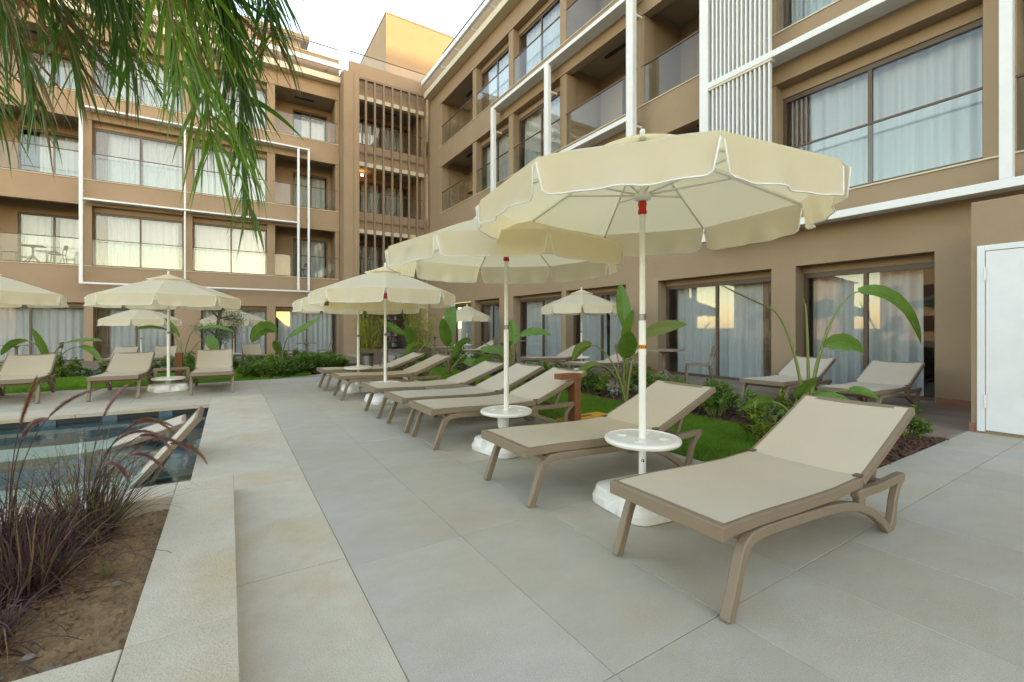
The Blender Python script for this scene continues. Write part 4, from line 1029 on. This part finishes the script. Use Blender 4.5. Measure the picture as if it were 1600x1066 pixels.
# camera-right is azimuth -32, camera-left 148
# azimuths: 58 away from the camera, -122 towards it, -32 to its right, 148 to its left
strelitzia(6.10, 2.75, 'drooping paddle leaf plant in front of the near terrace window', [(-35, .60, 1.60, 1.1, .25, 2.4, 70, {'fold': .35, 'split': 1}), (150, .50, 1.42, .75, .05, -.15, 0), (-30, .20, .92, .54, .28, 1.4, 75, {'fold': .4, 'split': 1}), (148, .05, 1.45, .14, .03, 0), (-60, .45, .4, .3, .16, .8, 40), (-140, .2, .38, .3, .16, .6, 30)], .4)
strelitzia(4.80, 4.55, 'upright paddle leaf plant right behind the nearest parasol pole', [(60, .08, 1.15, .75, .27, -.1, 10), (-128, .14, .72, .62, .30, -.2, -10), (-34, .26, 1.05, .62, .24, .5, 75, {'split': 1, 'dry': 1}), (150, .42, .62, .55, .2, 2.6, 70, {'fold': .5, 'split': 1, 'dry': 1}), (-110, .05, .95, .5, .22, .2, 10), (148, .5, .9, .38, .2, 2.2, 70, {'split': 1, 'dry': 1})], .4)
strelitzia(5.68, 8.95, 'paddle leaf plant seen behind the second parasol pole', [(62, .12, .75, .9, .36, -.1, 0), (-34, .22, .95, .75, .30, 1.0, 50, {'split': 1}), (150, 1.0, .85, .6, .26, 2.2, 50, {'split': 1}), (-120, .25, .15, .6, .42, .0, 0), (-140, .2, .7, .5, .3, .4, 20), (148, .5, .4, .55, .3, 1.2, 50)], .3)
strelitzia(4.52, 10.03, 'tall upright paddle leaf plant at the lawn edge', [(60, .04, .90, 1.1, .36, -.1, 5), (-125, .08, .70, .85, .36, -.1, -5), (150, .7, .75, .5, .28, 2.4, 45, {'split': 1}), (-32, .75, .6, .8, .30, .5, 50, {'split': 1}), (-32, .4, .3, .6, .3, .8, 50)], .45)
strelitzia(4.90, 13.6, 'paddle leaf plant in front of the bamboo by the entrance', [(140, .3, 1.0, .95, .34, -.2, 60), (-120, .1, .7, .8, .40, -.1, 0), (-32, .9, .9, .6, .28, 2.4, 50, {'split': 1})], .3)
strelitzia(-3.95, 16.2, 'broad paddle leaf plant left on the far lawn edge', [(148, .55, .95, .85, .24, 1.5, 30), (-120, .03, .5, .85, .30, .0, 0), (-32, .5, .9, .95, .22, .35, 30), (-36, .8, .8, .8, .2, 1.5, 30)], .2)
strelitzia(-1.10, 15.8, 'arching paddle leaf plant behind the pool parasol', [(148, .45, 1.2, 1.0, .24, .6, 30), (140, .1, 1.0, .75, .32, .2, 60), (-32, .35, 1.2, 1.15, .22, .9, 30), (-32, .6, .95, .55, .36, 3.2, 60)], .3)
strelitzia(1.30, 15.1, 'paddle leaf plant with one raised leaf beside the shrub mass', [(-32, .25, 1.0, 1.1, .30, -.1, 55), (150, .12, 1.15, .95, .55, 3.0, 60, {'split': 1}), (-120, .05, .5, .5, .3, .2)], .4)
strelitzia(5.2, 2.45, 'young paddle leaf plant among the shrubs by the lawn corner', [(150, .3, .35, .36, .20, .8, 50), (-120, .06, .40, .38, .20, .0, 0), (-40, .18, .38, .34, .17, .6, 50)], .1)

# olive tree
r = empty('olive_tree', (-.30, 16.9, TZ)); tag(r, 'small olive tree with wrapped trunk at the far terrace', 'tree')
tk = MB(); trunk = [(-.22, 0, 0), (-.10, 0, .35), (.0, 0, .75), (.02, .02, 1.15), (.05, 0, 1.6), (.10, 0, 2.2)]
tk.tube(trunk, [.17, .13, .10, .08, .06, .02], 10); rr_ = random.Random(5); tips = []
for k in range(13):
    a = rr_.uniform(0, 6.28); z = rr_.uniform(.7, 1.9); l = rr_.uniform(.35, .7); b0 = Vector((.02, 0, z)); t1 = b0+Vector((math.cos(a)*l, math.sin(a)*l, rr_.uniform(.0, .5)))
    tk.tube([b0, (b0+t1)/2+Vector((0, 0, .05)), t1], [.03, .018, .006], 6); tips += [b0.lerp(t1, f) for f in (.5, .7, .85, 1)]
tips += [Vector((.10, 0, z)) for z in (1.9, 2.05, 2.2, 2.3)]
part('trunk', tk, 'bark', r, smooth=True)
part('trunk_wrap', MB().tube([(-.07, 0, .45), (-.03, 0, .6), (.0, .0, .75), (.012, .01, .9), (.018, .01, 1.0)], [.13, .115, .11, .095, .088], 10), 'tape', r, smooth=True)
cr = MB()
for tpp in tips:
    for k in range(55):
        p = tpp+Vector((rr_.gauss(0, .12), rr_.gauss(0, .12), rr_.gauss(0, .11))); a = rr_.uniform(0, 6.28); el = rr_.uniform(-.4, 1.2)
        leaf_quad(cr, p, Vector((math.cos(a)*math.cos(el), math.sin(a)*math.cos(el), math.sin(el))), Vector((0, 0, 1)), rr_.uniform(.08, .13), .024)
part('crown', cr, 'olive', r)
# bamboo in planters
def bamboo(x, y, h, label, plabel):
    z = gz(y); s = .33
    p_ = empty('planter_box', (x, y, z)); tag(p_, plabel, 'planter', 'planter boxes at the entrance')
    part('box', MB().add([(-s*.9, -s*.9, 0), (s*.9, -s*.9, 0), (s*.9, s*.9, 0), (-s*.9, s*.9, 0), (-s, -s, .5), (s, -s, .5), (s, s, .5), (-s, s, .5)], [(0, 1, 5, 4), (1, 2, 6, 5), (2, 3, 7, 6), (3, 0, 4, 7), (0, 3, 2, 1)]), 'planter', p_)
    part('rim', MB().box(-s, s, -s, -s+.04, .501, .53).box(-s, s, s-.04, s, .501, .53).box(-s, -s+.04, -s+.04, s-.04, .501, .53).box(s-.04, s, -s+.04, s-.04, .501, .53), 'planter', p_)
    part('potting_soil', MB().box(-s+.03, s-.03, -s+.03, s-.03, .40, .46), 'soil', p_)
    b_ = empty('bamboo', (x, y, z+.46)); tag(b_, label, 'bamboo', 'bamboo clumps at the entrance'); cn, lf = MB(), MB(); q = random.Random(int(x*100))
    for k in range(26):
        a, rr2 = q.uniform(0, 6.28), .24*math.sqrt(q.random()); hh = h*q.uniform(.6, 1.0); t0 = Vector((rr2*math.cos(a), rr2*math.sin(a), -.02)); t1 = Vector((t0.x*2.0+q.gauss(0, .12), t0.y*2.0+q.gauss(0, .12), hh))
        cn.tube([t0, (t0+t1)/2, t1], [.008, .007, .003], 5)
        for j in range(62):
            f = q.uniform(.05, 1.02); p = t0.lerp(t1, f)+Vector((q.gauss(0, .12), q.gauss(0, .12), 0)); az = q.uniform(0, 6.28); el = q.uniform(-1.0, .5)
            leaf_quad(lf, p, Vector((math.cos(az)*math.cos(el), math.sin(az)*math.cos(el), math.sin(el))), Vector((0, 0, 1)), q.uniform(.09, .17), .028)
    part('canes', cn, 'cane', b_); part('leaves', lf, 'bamboo', b_)
bamboo(4.12, 15.6, 1.45, 'yellow green bamboo left of the dark entrance', 'tapered brown planter box left of the dark entrance')
bamboo(5.62, 14.9, 1.65, 'yellow green bamboo right of the dark entrance', 'tapered brown planter box right of the dark entrance')

# purple fountain grass
def blade(mb, q, base, az, l, lean, w0, n=7, gravity=1.0):
    p = Vector(base); el = R(q.uniform(72, 88))-lean; d = Vector((math.cos(az)*math.cos(el), math.sin(az)*math.cos(el), math.sin(el))); pts = [p.copy()]
    for i in range(n): p = p+d*l/n; pts.append(p.copy()); d = (d+Vector((0, 0, -.20*gravity*(i+1)/n))+Vector((q.gauss(0, .06), q.gauss(0, .06), 0))).normalized()
    sd = Vector((-math.sin(az), math.cos(az), 0)); sd = (sd+Vector((q.gauss(0, .4), q.gauss(0, .4), q.gauss(0, .2)))).normalized()
    mb.ribbon(pts, [w0*(1-(i/n)**1.6)+.0006 for i in range(n+1)], sd); return pts
def plume_mesh(mb, q, pts, r0):
    L = len(pts)
    for k in range(1700):
        f = q.random()*(L-1.001); i = int(f); p = pts[i].lerp(pts[i+1], f-i); d = (pts[i+1]-pts[i]).normalized()
        prof = math.sin(math.pi*min(1, .12+.88*f/(L-1)))**.5
        o = Vector((q.gauss(0, 1), q.gauss(0, 1), q.gauss(0, 1))); o = (o-d*o.dot(d)).normalized()
        tip = p+(o*.75+d*.65)*r0*prof*q.uniform(.6, 1.15); sd = d.cross(o)*.0012
        mb.add([p-sd, p+sd, tip], [(0, 1, 2)])
    mb.tube(pts, [r0*.12]*(L-1)+[.001], 5)
def grass_clump(x, y, n, h, seed, label, plumes, green=.2, spread=.10, droop=1.0):
    n = int(n*.85)
    q = random.Random(seed); o = empty('fountain_grass', (x, y, .045)); tag(o, label, 'grass plant', 'purple fountain grasses in the kerbed bed')
    mbs = {'fg': MB(), 'fggreen': MB(), 'fgdry': MB()}
    for k in range(n):
        a = q.uniform(0, 6.28); rr2 = spread*math.sqrt(q.random()); u = q.random(); m = 'fggreen' if u < green else ('fgdry' if u < green+.16 else 'fg')
        blade(mbs[m], q, (rr2*math.cos(a), rr2*math.sin(a), 0), a+q.gauss(0, .8), h*q.uniform(.45, 1.05), abs(q.gauss(0, .5)), q.uniform(.0042, .0085), gravity=q.uniform(.5, 3.2)*droop)
    for m, nm in (('fg', 'purple_blades'), ('fggreen', 'green_blades'), ('fgdry', 'dry_blades')): part(nm, mbs[m], m, o)
    for (az, hh, reach, bend, m) in plumes:
        az = R(az); st = MB(); pts = []; h_ = Vector((math.cos(az), math.sin(az), 0))
        for i in range(9): t = i/8; pts.append(h_*(reach*t**2.0)+Vector((0, 0, hh*(1-(1-t)**1.25))))
        st.tube(pts, [.0022]*9, 5); s_ = part('stalk', st, 'fg', o)
        d = (pts[-1]-pts[-2]).normalized(); p = pts[-1].copy(); pp = [p.copy()]
        for i in range(9): d = (d+Vector((0, 0, -bend/9))+h_*.02*bend).normalized(); p = p+d*.026; pp.append(p.copy())
        pm = MB(); plume_mesh(pm, q, pp, .020); part('plume', pm, m, s_)
CR = -32
grass_clump(-.62, 3.12, 420, .62, 1, 'purple fountain grass clump nearest the pool with plumes arching right', [(CR, .52, .34, 1.6, 'plume'), (CR+5, .60, .22, 1.9, 'plumetan'), (CR-12, .46, .28, 1.5, 'plume'), (CR+22, .56, .16, 1.6, 'plume'), (CR-25, .42, .20, 1.7, 'plume'), (60, .62, .10, .8, 'plume'), (CR+2, .50, .42, 1.9, 'plumetan'), (CR-6, .55, .30, 2.0, 'plume'), (CR+12, .50, .12, 1.5, 'plume')], .34)
grass_clump(-.86, 2.98, 420, .60, 2, 'purple fountain grass clump behind the left one with upright plumes', [(CR, .66, .06, .2, 'plumetan'), (CR+30, .68, .14, .9, 'plume'), (CR-20, .60, .12, 1.1, 'plume'), (160, .6, .2, 1.4, 'plume')], .14)
grass_clump(-.70, 2.62, 380, .50, 3, 'dark purple fountain grass clump in the middle of the bed', [(150, .5, .2, 1.2, 'plume')], .06, droop=1.2)
grass_clump(-1.05, 2.62, 380, .58, 4, 'dark fountain grass clump at the left picture edge', [(120, .6, .2, 1.2, 'plume')], .08)
grass_clump(-.74, 2.22, 210, .36, 5, 'low dark fountain grass tuft spilling over the bare soil', [], .03, droop=1.6)
grass_clump(-1.3, 3.1, 300, .6, 6, 'fountain grass clump at the back left of the bed', [(90, .62, .2, 1.3, 'plume')], .1)
grass_clump(-.46, 2.62, 22, .10, 8, 'tiny green grass tuft sprouting from the soil', [], .95, spread=.02)

# palm with drooping fronds
r = empty('palm_tree', (-1.75, 2.15, 0)); tag(r, 'palm whose drooping fronds hang into the top left corner', 'tree')
tk = MB(); zs = [0]; pts = [(0, 0, .0)]; rad = [.17]
for i in range(1, 33): pts.append((.02*math.sin(i*.2), 0, i*.1)); rad.append((.15 if i % 2 else .135)-.0015*i)
tk.tube(pts, rad, 12); part('trunk', tk, 'bark', r)
CW = Vector((-1.75, 2.15, 3.25))
def frond(ctrl, nl, ll, seed, dry=.04, fan=1.0, m='palm'):
    q = random.Random(seed); P = [Vector(c)-Vector((-1.75, 2.15, 0)) for c in ctrl]
    def bz(t): return P[0]*(1-t)**3+P[1]*3*t*(1-t)**2+P[2]*3*t*t*(1-t)+P[3]*t**3
    f = part('frond', MB().tube([bz(i/16) for i in range(17)], [.016-.013*i/16 for i in range(17)], 6), 'rachis', r, smooth=True)
    gr, dr_ = MB(), MB()
    for k in range(nl):
        t = .12+.88*k/nl; p = bz(t); tan = (bz(min(1, t+.01))-bz(t-.01)).normalized()
        sd = tan.cross(Vector((0, 0, 1))).normalized()
        for s in (-1, 1):
            l = ll*(.45+.55*math.sin(math.pi*min(1, .15+.8*t)))*q.uniform(.8, 1.12)
            d = (sd*s*q.uniform(.15, .8)*fan+tan*q.uniform(.6, 1.1)+Vector((q.gauss(0, .15), q.gauss(0, .15), q.uniform(-.2, .3)))).normalized(); pp = p.copy(); pl_ = [pp.copy()]; n = 9
            g_ = q.uniform(.06, .18)
            for i in range(n): pp = pp+d*l/n; pl_.append(pp.copy()); d = (d+Vector((0, 0, -g_))+Vector((q.gauss(0, .012), q.gauss(0, .012), 0))).normalized()
            mb = dr_ if q.random() < dry else gr; w_ = q.uniform(.014, .026)
            ws = [w_*(.5+.5*min(1, i/2))*(1-(i/n)**2.2)+.0008 for i in range(n+1)]
            side = (tan*.7+sd*q.uniform(-.6, .6)+Vector((q.gauss(0, .2), q.gauss(0, .2), 0))).normalized()
            mb.ribbon(pl_, ws, side)
    part('leaflets', gr, m, f)
    if dr_.v: part('dry_leaflets', dr_, 'palmdry', f)
c0 = tuple(CW)
frond([c0, (-1.0, 2.15, 3.9), (-.16, 2.25, 3.6), (-.06, 2.42, 1.95)], 230, .72, 1, m='palmlit')
frond([c0, (-1.0, 2.1, 3.7), (-.26, 2.15, 3.4), (-.17, 2.28, 2.15)], 180, .62, 11, m='palmlit')
frond([c0, (-.8, 2.2, 4.0), (.10, 2.5, 3.7), (.08, 2.67, 1.72)], 190, .50, 16, fan=.55)
frond([c0, (-1.0, 2.2, 3.8), (-.10, 2.35, 3.6), (.06, 2.52, 2.25)], 210, .70, 13)
frond([c0, (-1.2, 2.4, 3.6), (-.6, 2.8, 3.5), (-.40, 3.0, 2.45)], 180, .66, 2, dry=.08)
frond([c0, (-1.3, 2.5, 3.4), (-.9, 2.75, 3.1), (-.72, 2.85, 2.15)], 130, .62, 3, dry=.30)
frond([c0, (-1.0, 2.1, 4.0), (-.0, 2.3, 3.8), (.20, 2.55, 2.60)], 210, .62, 4)
frond([c0, (-1.2, 2.9, 3.7), (-.9, 3.4, 3.4), (-.75, 3.6, 2.65)], 140, .75, 5, dry=.2)
frond([c0, (-1.2, 2.6, 3.5), (-.7, 2.7, 3.3), (-.42, 2.75, 2.72)], 190, .62, 12, dry=.06)
frond([c0, (-1.2, 2.35, 3.6), (-.7, 2.45, 3.4), (-.36, 2.5, 2.85)], 190, .60, 14, dry=.05)
frond([c0, (-1.0, 2.3, 3.5), (-.5, 2.4, 3.3), (-.05, 2.6, 2.78)], 190, .55, 15, dry=.03)
frond([c0, (-1.6, 2.7, 3.5), (-1.2, 3.1, 3.2), (-.98, 3.3, 2.2)], 100, .7, 6, dry=.4)
for k, a in enumerate((100, 160, 205, 250, 300)):
    h_ = Vector((math.cos(R(a)), math.sin(R(a)), 0)); frond([c0, tuple(CW+h_*.6+Vector((0, 0, .6))), tuple(CW+h_*1.4+Vector((0, 0, .5))), tuple(CW+h_*1.9+Vector((0, 0, -.4)))], 60, .7, 20+k)
bpy.context.view_layer.update()
